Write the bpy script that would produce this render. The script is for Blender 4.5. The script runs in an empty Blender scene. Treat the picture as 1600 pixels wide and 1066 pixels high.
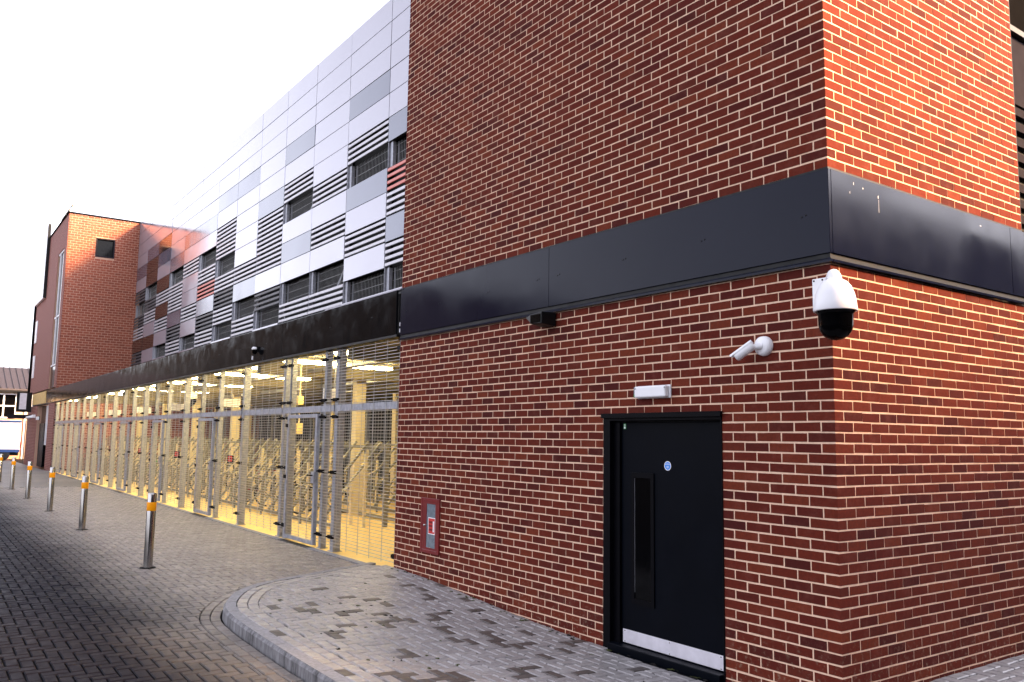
import bpy, math, random
import numpy as np
from mathutils import Vector, Matrix

random.seed(7)
rng = np.random.default_rng(7)
S = bpy.context.scene
COL = S.collection
R_ = math.radians

# ------------------------------------------------------------------ camera
CAM = np.array([3.49982, -5.25403, 1.82390])
RM = np.array([[0.57997958, 0.81450635, 0.01425091],
               [-0.08559896, 0.07833003, -0.9932458],
               [-0.81012129, 0.57484242, 0.11515071]])     # right, down, forward
FPX, W0, H0 = 1316.6, 1600.0, 1066.0
cd = bpy.data.cameras.new('camera')
cd.sensor_width = 36.0
cd.lens = 36.0 * FPX / W0
cd.clip_start = 0.05
cd.clip_end = 2000
cam = bpy.data.objects.new('camera', cd)
COL.objects.link(cam)
M = Matrix.Identity(4)
for i in range(3):
    M[i][0] = RM[0][i]; M[i][1] = -RM[1][i]; M[i][2] = -RM[2][i]; M[i][3] = CAM[i]
cam.matrix_world = M
S.camera = cam

# ------------------------------------------------------------------ sky, sun, exposure
SUN_EL, SUN_AZ = R_(25), R_(36)          # azimuth measured from +X towards +Y
w = bpy.data.worlds.new('World')
S.world = w
w.use_nodes = True
nt = w.node_tree
nt.nodes.clear()
sky = nt.nodes.new('ShaderNodeTexSky')
sky.sky_type = 'NISHITA'
sky.sun_disc = False
sky.sun_elevation = SUN_EL
sky.sun_rotation = R_(90) - SUN_AZ
sky.air_density = 1.0
sky.dust_density = 3.0
sky.ozone_density = 1.0
hs = nt.nodes.new('ShaderNodeHueSaturation')   # thin high cloud washes the colour out of the sky
hs.inputs['Saturation'].default_value = 0.16
bg = nt.nodes.new('ShaderNodeBackground')
bg.inputs['Strength'].default_value = 0.12
wo = nt.nodes.new('ShaderNodeOutputWorld')
nt.links.new(sky.outputs[0], hs.inputs['Color'])
tint = nt.nodes.new('ShaderNodeMix')            # cool lilac cast of the evening cloud
tint.data_type = 'RGBA'
tint.blend_type = 'MULTIPLY'
tint.inputs[0].default_value = 1.0
tint.inputs[7].default_value = (.98, .96, 1.05, 1)
nt.links.new(hs.outputs[0], tint.inputs[6])
nt.links.new(tint.outputs[2], bg.inputs['Color'])
nt.links.new(bg.outputs[0], wo.inputs['Surface'])

sl = bpy.data.lights.new('sun', 'SUN')
sl.energy = 4.2
sl.angle = R_(13)
sl.color = (1.0, 0.58, 0.22)
so = bpy.data.objects.new('sun', sl)
COL.objects.link(so)
sd = Vector((math.cos(SUN_EL) * math.cos(SUN_AZ), math.cos(SUN_EL) * math.sin(SUN_AZ), math.sin(SUN_EL)))
so.rotation_euler = sd.to_track_quat('Z', 'Y').to_euler()
so.location = (20, 10, 25)

S.view_settings.view_transform = 'Standard'
S.view_settings.look = 'None'
S.view_settings.gamma = 1.0
S.view_settings.use_curve_mapping = False
S.view_settings.exposure = 2.5
S.render.engine = 'CYCLES'
S.cycles.use_denoising = True
S.cycles.max_bounces = 6
S.cycles.diffuse_bounces = 4
S.cycles.glossy_bounces = 4
S.cycles.sample_clamp_indirect = 6.0


# ------------------------------------------------------------------ projection helpers (build-time sorting only)
def project(P):
    q = (np.asarray(P, float) - CAM) @ RM.T
    z = np.maximum(q[:, 2], 1e-3)
    return 800 + FPX * q[:, 0] / z, 533 + FPX * q[:, 1] / z, q[:, 2]


def largest(centres, normal, areas, n=300, margin=10):
    """indices of the n pieces that show largest in the frame"""
    c = np.asarray(centres, float)
    u, v, d = project(c)
    vec = CAM - c
    r = np.linalg.norm(vec, axis=1)
    cosv = (vec / r[:, None]) @ np.asarray(normal, float)
    a = np.asarray(areas) * np.maximum(cosv, 0) / np.maximum(r, .1) ** 2
    vis = (d > .1) & (u > -margin) & (u < W0 + margin) & (v > -margin) & (v < H0 + margin)
    a = np.where(vis, a, 0)
    o = np.argsort(-a)[:n]
    return [int(i) for i in o if a[i] > 0]


# ------------------------------------------------------------------ materials
def nodes_of(name):
    m = bpy.data.materials.new(name)
    m.use_nodes = True
    t = m.node_tree
    b = t.nodes['Principled BSDF']
    return m, t, b


def N(t, kind, **kw):
    n = t.nodes.new(kind)
    for k, v in kw.items():
        if k in n.inputs:
            n.inputs[k].default_value = v
        else:
            setattr(n, k, v)
    return n


def ramp(t, fac, stops, interp='LINEAR'):
    r = t.nodes.new('ShaderNodeValToRGB')
    r.color_ramp.interpolation = interp
    e = r.color_ramp.elements
    while len(e) < len(stops):
        e.new(0.5)
    for i, (p, c) in enumerate(stops):
        e[i].position = p
        e[i].color = (*c, 1) if len(c) == 3 else c
    t.links.new(fac, r.inputs[0])
    return r.outputs[0]


def island_random(t):
    g = N(t, 'ShaderNodeNewGeometry')
    o = N(t, 'ShaderNodeObjectInfo')
    a = N(t, 'ShaderNodeMath', operation='ADD')
    t.links.new(g.outputs['Random Per Island'], a.inputs[0])
    t.links.new(o.outputs['Random'], a.inputs[1])
    f = N(t, 'ShaderNodeMath', operation='FRACT')
    t.links.new(a.outputs[0], f.inputs[0])
    return f.outputs[0]


def world_pos(t):
    return N(t, 'ShaderNodeNewGeometry').outputs['Position']


def noise(t, scale, detail=4.0, rough=.55, vec=None, dist=0.0):
    n = N(t, 'ShaderNodeTexNoise')
    n.inputs['Scale'].default_value = scale
    n.inputs['Detail'].default_value = detail
    n.inputs['Roughness'].default_value = rough
    n.inputs['Distortion'].default_value = dist
    t.links.new(vec if vec is not None else world_pos(t), n.inputs['Vector'])
    return n.outputs['Fac']


def mix(t, fac, a, b, mode='MIX'):
    m = t.nodes.new('ShaderNodeMix')
    m.data_type = 'RGBA'
    m.blend_type = mode
    for sock, val in ((m.inputs[0], fac), (m.inputs[6], a), (m.inputs[7], b)):
        if isinstance(val, (int, float)):
            sock.default_value = val
        elif isinstance(val, tuple):
            sock.default_value = (*val, 1)
        else:
            t.links.new(val, sock)
    return m.outputs[2]


def bump(t, b, h, strength=.3, dist=.003):
    n = N(t, 'ShaderNodeBump')
    n.inputs['Strength'].default_value = strength
    n.inputs['Distance'].default_value = dist
    t.links.new(h, n.inputs['Height'])
    t.links.new(n.outputs[0], b.inputs['Normal'])


def simple(name, col, rough=.5, metal=0.0, vary=.12, scale=6.0, coat=0.0, bmp=0.0, spec=.5):
    m, t, b = nodes_of(name)
    f = noise(t, scale)
    dark = tuple(c * (1 - vary) for c in col)
    lite = tuple(min(1, c * (1 + vary)) for c in col)
    t.links.new(ramp(t, f, [(.3, dark), (.7, lite)]), b.inputs['Base Color'])
    rr = ramp(t, noise(t, scale * 1.7), [(.3, (max(.02, rough - .06),) * 3), (.7, (min(1, rough + .08),) * 3)])
    t.links.new(rr, b.inputs['Roughness'])
    b.inputs['Metallic'].default_value = metal
    b.inputs['Coat Weight'].default_value = coat
    b.inputs['Coat Roughness'].default_value = .06
    b.inputs['Specular IOR Level'].default_value = spec
    if bmp:
        bump(t, b, noise(t, scale * 12), bmp)
    return m


def emit(name, col, strength):
    m, t, b = nodes_of(name)
    b.inputs['Base Color'].default_value = (*col, 1)
    b.inputs['Emission Color'].default_value = (*col, 1)
    b.inputs['Emission Strength'].default_value = strength
    return m


def brick_mat(name, tones):
    m, t, b = nodes_of(name)
    r = island_random(t)
    base = ramp(t, r, [(i / (len(tones) - 1), c) for i, c in enumerate(tones)])
    f = noise(t, 38, 5, .65)
    c1 = mix(t, ramp(t, f, [(.35, (0, 0, 0)), (.75, (1, 1, 1))]), base, mix(t, .4, base, (.034, .012, .011)))
    # lime bloom and splashes near the foot and in loose patches
    sep = N(t, 'ShaderNodeSeparateXYZ')
    t.links.new(world_pos(t), sep.inputs[0])
    low = N(t, 'ShaderNodeMapRange')
    low.inputs['From Min'].default_value = .55
    low.inputs['From Max'].default_value = -.02
    t.links.new(sep.outputs['Z'], low.inputs['Value'])
    blo = ramp(t, noise(t, 5.5, 6, .7), [(.52, (0, 0, 0)), (.72, (1, 1, 1))])
    spk = ramp(t, noise(t, 24, 4, .7), [(.55, (0, 0, 0)), (.68, (1, 1, 1))])
    ml = N(t, 'ShaderNodeMath', operation='MULTIPLY')
    t.links.new(low.outputs[0], ml.inputs[0]); t.links.new(spk, ml.inputs[1])
    c2 = mix(t, ml.outputs[0], c1, (.24, .17, .12))
    m3 = N(t, 'ShaderNodeMath', operation='MULTIPLY')
    m3.inputs[1].default_value = .22
    t.links.new(blo, m3.inputs[0])
    c3 = mix(t, m3.outputs[0], c2, (.26, .1, .075))
    t.links.new(c3, b.inputs['Base Color'])
    b.inputs['Roughness'].default_value = .85
    b.inputs['Specular IOR Level'].default_value = .06
    bump(t, b, noise(t, 130, 4, .7), .45, .002)
    return m


def mortar_mat(name, col):
    m, t, b = nodes_of(name)
    f = noise(t, 26, 5)
    t.links.new(ramp(t, f, [(.3, tuple(c * .82 for c in col)), (.65, col)]), b.inputs['Base Color'])
    b.inputs['Roughness'].default_value = .95
    b.inputs['Specular IOR Level'].default_value = .08
    bump(t, b, noise(t, 220, 3), .3, .001)
    return m


def paver_mat(name, tones, gloss=.42, painted_shade=False):
    m, t, b = nodes_of(name)
    r = island_random(t)
    base = ramp(t, r, [(i / (len(tones) - 1), c) for i, c in enumerate(tones)])
    f = noise(t, 17, 6, .7)
    c1 = mix(t, ramp(t, f, [(.3, (1, 1, 1)), (.62, (0, 0, 0))]), base, mix(t, .4, base, (.045, .04, .035)))
    f2 = ramp(t, noise(t, 1.3, 5, .6), [(.42, (0, 0, 0)), (.66, (1, 1, 1))])
    m2 = N(t, 'ShaderNodeMath', operation='MULTIPLY')
    m2.inputs[1].default_value = .28
    t.links.new(f2, m2.inputs[0])
    c2 = mix(t, m2.outputs[0], c1, tuple(x * .55 for x in tones[0]))
    if painted_shade:      # shade on the road painted into the block colour, ragged at its edges
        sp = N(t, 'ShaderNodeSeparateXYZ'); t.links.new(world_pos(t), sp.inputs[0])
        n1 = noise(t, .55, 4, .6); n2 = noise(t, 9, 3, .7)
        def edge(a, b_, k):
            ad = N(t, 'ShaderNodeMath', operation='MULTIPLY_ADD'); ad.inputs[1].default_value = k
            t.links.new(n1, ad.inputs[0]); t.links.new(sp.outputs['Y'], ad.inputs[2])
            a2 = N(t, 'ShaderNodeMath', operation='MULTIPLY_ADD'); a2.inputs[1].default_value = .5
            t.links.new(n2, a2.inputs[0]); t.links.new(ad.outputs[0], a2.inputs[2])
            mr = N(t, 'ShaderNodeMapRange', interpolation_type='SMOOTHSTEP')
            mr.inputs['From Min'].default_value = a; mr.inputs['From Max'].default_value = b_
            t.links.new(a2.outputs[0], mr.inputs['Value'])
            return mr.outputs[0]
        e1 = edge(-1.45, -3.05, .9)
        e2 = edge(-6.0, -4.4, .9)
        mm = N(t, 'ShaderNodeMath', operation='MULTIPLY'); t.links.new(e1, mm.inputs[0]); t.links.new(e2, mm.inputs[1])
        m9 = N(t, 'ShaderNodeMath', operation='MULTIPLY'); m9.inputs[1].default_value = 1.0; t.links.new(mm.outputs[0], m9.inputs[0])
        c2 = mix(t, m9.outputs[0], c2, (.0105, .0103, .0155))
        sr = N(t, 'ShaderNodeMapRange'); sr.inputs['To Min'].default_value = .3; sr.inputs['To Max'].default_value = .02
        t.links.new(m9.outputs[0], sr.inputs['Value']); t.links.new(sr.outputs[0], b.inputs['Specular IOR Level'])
    t.links.new(c2, b.inputs['Base Color'])
    t.links.new(ramp(t, noise(t, 9, 4), [(.3, (gloss - .1,) * 3), (.7, (gloss + .14,) * 3)]), b.inputs['Roughness'])
    bump(t, b, noise(t, 150, 4, .7), .5, .002)
    return m


MAT = {}
MAT['brick'] = brick_mat('red_brick', [(.112, .0185, .0115), (.142, .0245, .0138), (.12, .02, .012), (.068, .0132, .0115), (.17, .034, .0165), (.13, .0215, .0125), (.088, .0152, .012)])
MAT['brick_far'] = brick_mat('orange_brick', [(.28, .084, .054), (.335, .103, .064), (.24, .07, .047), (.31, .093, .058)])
MAT['mortar'] = mortar_mat('pale_mortar', (.84, .58, .42))
MAT['mortar_far'] = mortar_mat('far_mortar', (.5, .31, .23))
MAT['joint'] = simple('joint_sand', (.012, .011, .011), .95, vary=.3, scale=20, spec=.1)
MAT['paver'] = paver_mat('grey_paver', [(.3, .283, .288), (.36, .342, .347), (.32, .303, .307), (.39, .372, .375)])
MAT['paver_damp'] = paver_mat('damp_stained_paver', [(.075, .062, .058), (.1, .084, .079), (.085, .071, .066)], .5)
MAT['paver_road'] = paver_mat('road_paver', [(.27, .235, .208), (.325, .285, .255), (.235, .207, .186), (.295, .258, .23)], .5, painted_shade=True)
m, t, b = nodes_of('concrete_kerb')
mp_ = N(t, 'ShaderNodeMapping'); mp_.inputs['Scale'].default_value = (1, 1, .18)
t.links.new(world_pos(t), mp_.inputs['Vector'])
k1 = ramp(t, noise(t, 13, 6, .75, vec=mp_.outputs[0]), [(.36, (.055, .052, .055)), (.56, (.2, .195, .205)), (.72, (.28, .275, .29))])
k2 = ramp(t, noise(t, 30, 5), [(.3, (.2, .195, .2)), (.7, (.3, .295, .31))])
g9 = N(t, 'ShaderNodeNewGeometry'); s9 = N(t, 'ShaderNodeSeparateXYZ'); t.links.new(g9.outputs['Normal'], s9.inputs[0])
ab = N(t, 'ShaderNodeMath', operation='ABSOLUTE'); t.links.new(s9.outputs['Z'], ab.inputs[0])
t.links.new(mix(t, ramp(t, ab.outputs[0], [(.55, (0, 0, 0)), (.9, (1, 1, 1))]), k1, k2), b.inputs['Base Color'])   # splash staining plus painted shade on the upright faces
b.inputs['Roughness'].default_value = .8
bump(t, b, noise(t, 90, 5, .7), .4, .003)
MAT['kerb'] = m
MAT['floor'] = simple('cream_floor_resin', (.78, .56, .2), .5, vary=.06, scale=2.5)
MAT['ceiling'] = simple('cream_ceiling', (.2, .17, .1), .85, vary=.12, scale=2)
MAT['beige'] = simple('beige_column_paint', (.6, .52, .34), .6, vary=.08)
MAT['dark_void'] = simple('unlit_car_park_dark', (.007, .0065, .006), .9, vary=.3)
MAT['black_gloss'] = simple('black_coated_metal', (.004, .004, .005), .09, vary=.25, scale=1.5, spec=.05)
_t = MAT['black_gloss'].node_tree
bump(_t, _t.nodes['Principled BSDF'], noise(_t, 1.1, 3, .5), .35, .03)
MAT['fascia'] = simple('anthracite_fascia', (.0045, .006, .017), .12, vary=.06, scale=.6, spec=.1)
MAT['black'] = simple('black_plastic', (.003, .003, .004), .45, vary=.2, spec=.2)
MAT['door'] = simple('dark_navy_door_paint', (.0016, .0024, .005), .42, vary=.15, scale=3, spec=.05)
MAT['frame'] = simple('black_door_frame_paint', (.0016, .0016, .003), .45, vary=.15, spec=.06)
MAT['glass_dark'] = simple('dark_glass', (.0015, .0015, .002), .06, vary=.1, spec=.08)
MAT['steel'] = simple('brushed_stainless', (.4, .385, .375), .17, 1.0, vary=.03, scale=3)
MAT['kick'] = simple('brushed_aluminium_plate', (.66, .64, .7), .42, .2, vary=.1, scale=8)
MAT['galv'] = simple('galvanised_steel', (.34, .35, .39), .5, .55, vary=.2, scale=18)
MAT['galv_light'] = simple('pale_galvanised_rail', (.2, .19, .155), .5, .2, vary=.15, scale=14)
MAT['wire'] = simple('galvanised_wire', (.42, .42, .42), .5, .5, vary=.1)
MAT['white'] = simple('white_plastic', (.82, .82, .85), .35, vary=.03)
MAT['white_paint'] = simple('white_frame_paint', (.75, .74, .78), .4, vary=.05)
MAT['orange'] = simple('orange_reflective_band', (.9, .33, .0), .5, vary=.05, spec=.2)
MAT['red'] = simple('red_enamel', (.16, .008, .01), .35, vary=.1)
MAT['red_bright'] = simple('bright_red_plastic', (.55, .03, .03), .4, vary=.1)
MAT['blue'] = simple('blue_sign_print', (.015, .24, .8), .4, vary=.05)
MAT['green'] = simple('green_sign_print', (.05, .3, .1), .4, vary=.05)
MAT['grey_glass'] = simple('wired_grey_glass', (.16, .19, .22), .2, vary=.2, scale=20)
MAT['lamp'] = emit('lit_tube_diffuser', (1.0, .77, .32), 17.0)
MAT['panel_light'] = simple('silver_cladding', (.33, .322, .375), .15, .2, vary=.02, scale=.5, coat=.12)
MAT['panel_grey'] = simple('blue_grey_cladding', (.095, .105, .15), .15, .2, vary=.04, scale=.5, coat=.15)
MAT['panel_dark'] = simple('dark_cladding', (.016, .0135, .0125), .12, .1, vary=.05, scale=.5, coat=.2)
MAT['slat'] = simple('pale_louvre', (.5, .49, .53), .35, .1, vary=.06)
MAT['slat_dark'] = simple('dark_louvre', (.1, .1, .11), .45, 0, vary=.1, spec=.2)
MAT['slat_red'] = simple('red_louvre', (.62, .13, .09), .4, 0, vary=.08)
MAT['roof_metal'] = simple('plum_roof_sheet', (.035, .028, .036), .55, .1, vary=.15)
MAT['cream_wall'] = simple('cream_render', (.55, .42, .28), .85, vary=.1)
MAT['pink_band'] = simple('salmon_render', (.42, .2, .13), .85, vary=.1)
MAT['van_blue'] = simple('blue_trim', (.03, .08, .25), .4, vary=.1)
MAT['painted_warm_light'] = simple('fascia_painted_warm_light', (.62, .42, .14), .7, vary=.15)
MAT['grey_clad'] = simple('grey_composite', (.022, .02, .025), .9, vary=.1, spec=.0)
MAT['soffit_dark'] = simple('dark_brown_soffit', (.006, .0055, .0055), .9, vary=.1, spec=.0)
MAT['rubber'] = simple('black_rubber', (.01, .01, .01), .7)
MAT['yellow_box'] = simple('cream_junction_box', (.75, .6, .25), .5)
MAT['unseen_dark'] = simple('unseen_building_dark', (.02, .017, .019), .85, vary=.2)  # near black tone of the unseen added buildings


# ------------------------------------------------------------------ mesh builder
MAT['moss'] = simple('olive_moss', (.05, .055, .02), .95, vary=.3, scale=60, spec=.1)


class MB:
    def __init__(s):
        s.v = []; s.f = []; s.mi = []; s.smooth = []

    def add(s, verts, faces, mi=0, smooth=False):
        o = len(s.v)
        s.v.extend([tuple(map(float, p)) for p in verts])
        for f in faces:
            s.f.append([i + o for i in f]); s.mi.append(mi); s.smooth.append(smooth)

    def box(s, x0, x1, y0, y1, z0, z1, mi=0, skip=()):
        v = [(x0, y0, z0), (x1, y0, z0), (x1, y1, z0), (x0, y1, z0), (x0, y0, z1), (x1, y0, z1), (x1, y1, z1), (x0, y1, z1)]
        F = {'b': (0, 3, 2, 1), 't': (4, 5, 6, 7), 'y0': (0, 1, 5, 4), 'x1': (1, 2, 6, 5), 'y1': (2, 3, 7, 6), 'x0': (3, 0, 4, 7)}
        s.add(v, [f for k, f in F.items() if k not in skip], mi)

    def bar(s, p, q, wx, wy=None, mi=0, up=(0, 0, 1)):
        """square bar from p to q"""
        wy = wy or wx
        p = Vector(p); q = Vector(q)
        d = (q - p).normalized()
        u = Vector(up)
        if abs(d.dot(u)) > .98:
            u = Vector((0, 1, 0))
        a = d.cross(u).normalized() * wx / 2
        b = a.cross(d).normalized() * wy / 2
        v = []
        for c in (p, q):
            v += [c - a - b, c + a - b, c + a + b, c - a + b]
        s.add(v, [(0, 3, 2, 1), (4, 5, 6, 7), (0, 1, 5, 4), (1, 2, 6, 5), (2, 3, 7, 6), (3, 0, 4, 7)], mi)

    def tube(s, pts, r, n=8, mi=0, cap=True, closed=False):
        pts = [Vector(p) for p in pts]
        m = len(pts)
        ref = None
        rings = []
        for i, p in enumerate(pts):
            a = pts[(i - 1) % m] if (i or closed) else p
            b = pts[(i + 1) % m] if (i < m - 1 or closed) else p
            d = (b - a).normalized()
            if ref is None or abs(d.dot(ref)) > .95:
                ref = Vector((0, 0, 1)) if abs(d.z) < .9 else Vector((1, 0, 0))
            u = (ref - d * ref.dot(d)).normalized()
            ref = u
            v = d.cross(u)
            rr = r[i] if isinstance(r, (list, tuple)) else r
            rings.append([p + (u * math.cos(2 * math.pi * k / n) + v * math.sin(2 * math.pi * k / n)) * rr for k in range(n)])
        o = [x for ring in rings for x in ring]
        F = []
        for i in range(m if closed else m - 1):
            for k in range(n):
                a = i * n + k; b = i * n + (k + 1) % n
                c = ((i + 1) % m) * n + (k + 1) % n; d = ((i + 1) % m) * n + k
                F.append((a, b, c, d))
        s.add(o, F, mi, True)
        if cap and not closed:
            s.add(rings[0], [tuple(range(n - 1, -1, -1))], mi)
            s.add(rings[-1], [tuple(range(n))], mi)

    def lathe(s, prof, c, n=24, mi=0, axis=None, smooth=True):
        """profile [(r, h)] revolved about axis (default Z) at c"""
        ax = Vector(axis or (0, 0, 1)).normalized()
        ref = Vector((0, 0, 1)) if abs(ax.z) < .9 else Vector((1, 0, 0))
        u = (ref - ax * ref.dot(ax)).normalized(); v = ax.cross(u)
        c = Vector(c)
        V = []
        for r, h in prof:
            for k in range(n):
                a = 2 * math.pi * k / n
                V.append(c + ax * h + (u * math.cos(a) + v * math.sin(a)) * r)
        F = []
        for i in range(len(prof) - 1):
            for k in range(n):
                F.append((i * n + k, i * n + (k + 1) % n, (i + 1) * n + (k + 1) % n, (i + 1) * n + k))
        s.add(V, F, mi, smooth)

    def mesh(s, name, mats):
        me = bpy.data.meshes.new(name)
        me.from_pydata(s.v, [], s.f)
        for m in (mats if isinstance(mats, (list, tuple)) else [mats]):
            me.materials.append(MAT[m] if isinstance(m, str) else m)
        me.polygons.foreach_set('material_index', s.mi)
        me.polygons.foreach_set('use_smooth', s.smooth)
        me.update()
        return me

    def build(s, name, mats, parent=None, kind=None, loc=None):
        o = bpy.data.objects.new(name, s.mesh(name, mats))
        COL.objects.link(o)
        if parent:
            o.parent = parent
        if kind:
            o['kind'] = kind
        if loc is not None:
            o.location = loc
        return o


def tag(o, label=None, cat=None, group=None, kind=None):
    if label: o['label'] = label
    if cat: o['category'] = cat
    if group: o['group'] = group
    if kind: o['kind'] = kind
    return o


def thing(name, label, cat, loc=(0, 0, 0), group=None, rz=0.0):
    o = bpy.data.objects.new(name, None)
    COL.objects.link(o)
    o.location = loc
    o.rotation_euler.z = rz
    o.empty_display_size = .2
    return tag(o, label, cat, group)


def boxpart(name, dims, mat, parent=None, **kw):
    b = MB(); b.box(*dims)
    return b.build(name, mat, parent, **kw)


def bevel(o, wdt=.004, seg=2):
    m = o.modifiers.new('bevel', 'BEVEL')
    m.width = wdt; m.segments = seg; m.limit_method = 'ANGLE'
    return o


def copy_tree(o, parent=None):
    c = o.copy(); COL.objects.link(c)
    if parent:
        c.parent = parent
    for ch in list(o.children):
        copy_tree(ch, c)
    return c


# ------------------------------------------------------------------ ground levels
def sm(a, b, x):
    t = np.clip((np.asarray(x, float) - a) / (b - a), 0, 1)
    return t * t * (3 - 2 * t)


def z_road(x, y=0):
    return .10 - .115 * sm(-8.5, -2.5, x)


def z_pave(x, y):
    x = np.asarray(x, float); y = np.asarray(y, float)
    wall = .155 - .175 * sm(-6.6, -2.3, x) 
    front = z_road(x) + .105 - .075 * sm(-5.6, -6.9, x)
    t = np.clip(-y / 2.6, 0, 1)
    z = wall * (1 - t) + front * t
    right = -.02 + .10 * sm(0.0, 1.1, y)
    return np.where((x > 0) & (y > 0), right, z)


# ------------------------------------------------------------------ kerb line of the raised pavement
def kerb_path():
    P = [(6.0, -2.66)]
    for x in np.arange(5.5, -4.2, -.45):
        P.append((x, -2.66))
    # nose of the island
    ctrl = [(-4.2, -2.66), (-5.0, -2.62), (-5.55, -2.42), (-6.05, -2.08), (-6.38, -1.68), (-6.62, -1.12), (-6.86, -.55), (-7.02, -.08)]
    for i in range(len(ctrl) - 1):
        p0 = ctrl[max(i - 1, 0)]; p1 = ctrl[i]; p2 = ctrl[i + 1]; p3 = ctrl[min(i + 2, len(ctrl) - 1)]
        for k in range(5):
            t = k / 5
            q = []
            for a, b, c, d in zip(p0, p1, p2, p3):
                q.append(.5 * ((2 * b) + (-a + c) * t + (2 * a - 5 * b + 4 * c - d) * t * t + (-a + 3 * b - 3 * c + d) * t ** 3))
            P.append(tuple(q))
    P.append(ctrl[-1])
    return np.array(P)


KP = kerb_path()
KPOLY = np.vstack([KP, [[-7.02, .2], [-.2, .2], [-.2, 7], [6, 7]]])


def in_poly(P, poly):
    x, y = P[:, 0], P[:, 1]
    ins = np.zeros(len(P), bool)
    j = len(poly) - 1
    for i in range(len(poly)):
        xi, yi = poly[i]; xj, yj = poly[j]
        c = ((yi > y) != (yj > y)) & (x < (xj - xi) * (y - yi) / (yj - yi + 1e-12) + xi)
        ins ^= c
        j = i
    return ins


def kerb_sdf(P):
    """distance to the kerb face; positive on the road side"""
    P = np.asarray(P, float)
    d = np.full(len(P), 1e9)
    for i in range(len(KP) - 1):
        a = KP[i]; b = KP[i + 1]
        ab = b - a
        t = np.clip(((P - a) @ ab) / (ab @ ab), 0, 1)
        q = P - (a + t[:, None] * ab)
        d = np.minimum(d, np.hypot(q[:, 0], q[:, 1]))
    return np.where(in_poly(P, KPOLY), -d, d)


def offset_path(off):
    """path parallel to the kerb face; + = road side"""
    T = np.gradient(KP, axis=0)
    T /= np.linalg.norm(T, axis=1)[:, None]
    Nn = np.stack([-T[:, 1], T[:, 0]], 1)      # left of travel (travelling to -X) is -Y = road side
    return KP + Nn * off


def resample(P, step, start=0.0):
    seg = np.hypot(*np.diff(P, axis=0).T)
    s = np.r_[0, np.cumsum(seg)]
    q = np.arange(start, s[-1], step)
    return np.stack([np.interp(q, s, P[:, 0]), np.interp(q, s, P[:, 1])], 1)


def clip_poly(poly, f):
    """keep the part of poly where f >= 0 (f = value at every vertex)"""
    out = []
    n = len(poly)
    for i in range(n):
        a, b = poly[i], poly[(i + 1) % n]
        fa, fb = f[i], f[(i + 1) % n]
        if fa >= 0:
            out.append(a)
        if (fa >= 0) != (fb >= 0):
            t = fa / (fa - fb)
            out.append((a[0] + (b[0] - a[0]) * t, a[1] + (b[1] - a[1]) * t))
    return out


def herringbone(x0, x1, y0, y1, u=.1):
    """axis aligned 2:1 herringbone blocks as (xa, xb, ya, yb)"""
    i0, i1 = math.floor(x0 / u), math.ceil(x1 / u)
    j0, j1 = math.floor(y0 / u), math.ceil(y1 / u)
    out = []
    for i in range(i0, i1):
        for j in range(j0, j1):
            k = (i - j) % 4
            if k == 0:
                out.append((i * u, (i + 2) * u, j * u, (j + 1) * u))
            elif k == 2:
                out.append((i * u, (i + 1) * u, (j - 1) * u, (j + 1) * u))
    return np.array(out)


def inset(poly, d):
    P = np.array(poly); c = P.mean(0)
    # shrink about the centre along both axes
    ext = P.max(0) - P.min(0)
    k = np.maximum(1 - 2 * d / np.maximum(ext, 1e-3), .3)
    return c + (P - c) * k


def block_prism(mb, poly, zf, top, drop=.03, mi=0, ch=.007, tilt=None):
    """paving block: chamfered flat-topped prism"""
    P = np.array(poly)
    z = zf(P[:, 0], P[:, 1]) + top
    if tilt is not None:
        c = P.mean(0)
        z = z + (P - c) @ tilt
    Q = inset(P, ch)
    n = len(P)
    V = [(P[i, 0], P[i, 1], z[i] - drop) for i in range(n)] + [(P[i, 0], P[i, 1], z[i] - ch) for i in range(n)] + [(Q[i, 0], Q[i, 1], z[i]) for i in range(n)]
    F = [tuple(range(2 * n, 3 * n))]
    for i in range(n):
        j = (i + 1) % n
        F.append((i, j, n + j, n + i)); F.append((n + i, n + j, 2 * n + j, 2 * n + i))
    mb.add(V, F, mi)


def orient(poly):
    P = np.array(poly)
    a = np.sum(P[:, 0] * np.roll(P[:, 1], -1) - np.roll(P[:, 0], -1) * P[:, 1])
    return poly if a > 0 else poly[::-1]


def value_noise(x, y, sc, seed):
    r = np.random.default_rng(seed)
    g = r.random((64, 64))
    X = np.asarray(x) * sc; Y = np.asarray(y) * sc
    i = np.floor(X).astype(int); j = np.floor(Y).astype(int)
    fx = X - i; fy = Y - j
    fx = fx * fx * (3 - 2 * fx); fy = fy * fy * (3 - 2 * fy)
    G = lambda a, b: g[a % 64, b % 64]
    return (G(i, j) * (1 - fx) + G(i + 1, j) * fx) * (1 - fy) + (G(i, j + 1) * (1 - fx) + G(i + 1, j + 1) * fx) * fy


# ------------------------------------------------------------------ far ground
g = MB()
g.add([(-260, -160, -.04), (120, -160, -.04), (120, 160, -.04), (-260, 160, -.04)], [(0, 1, 2, 3)])
tag(g.build('ground', 'joint'), kind='structure')

# ---- road bed and blocks
road = tag(bpy.data.objects.new('road', None), kind='structure')
COL.objects.link(road)
XFAR = -27.0
bed = MB()
xs = list(np.arange(XFAR, 8.01, .75))
for a, b in zip(xs[:-1], xs[1:]):
    za, zb = float(z_road(a)) - .02, float(z_road(b)) - .02
    bed.add([(a, -12, za), (b, -12, zb), (b, .0, zb), (a, .0, za)], [(0, 1, 2, 3)])
bed.build('road_bed', 'joint', road)

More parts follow.
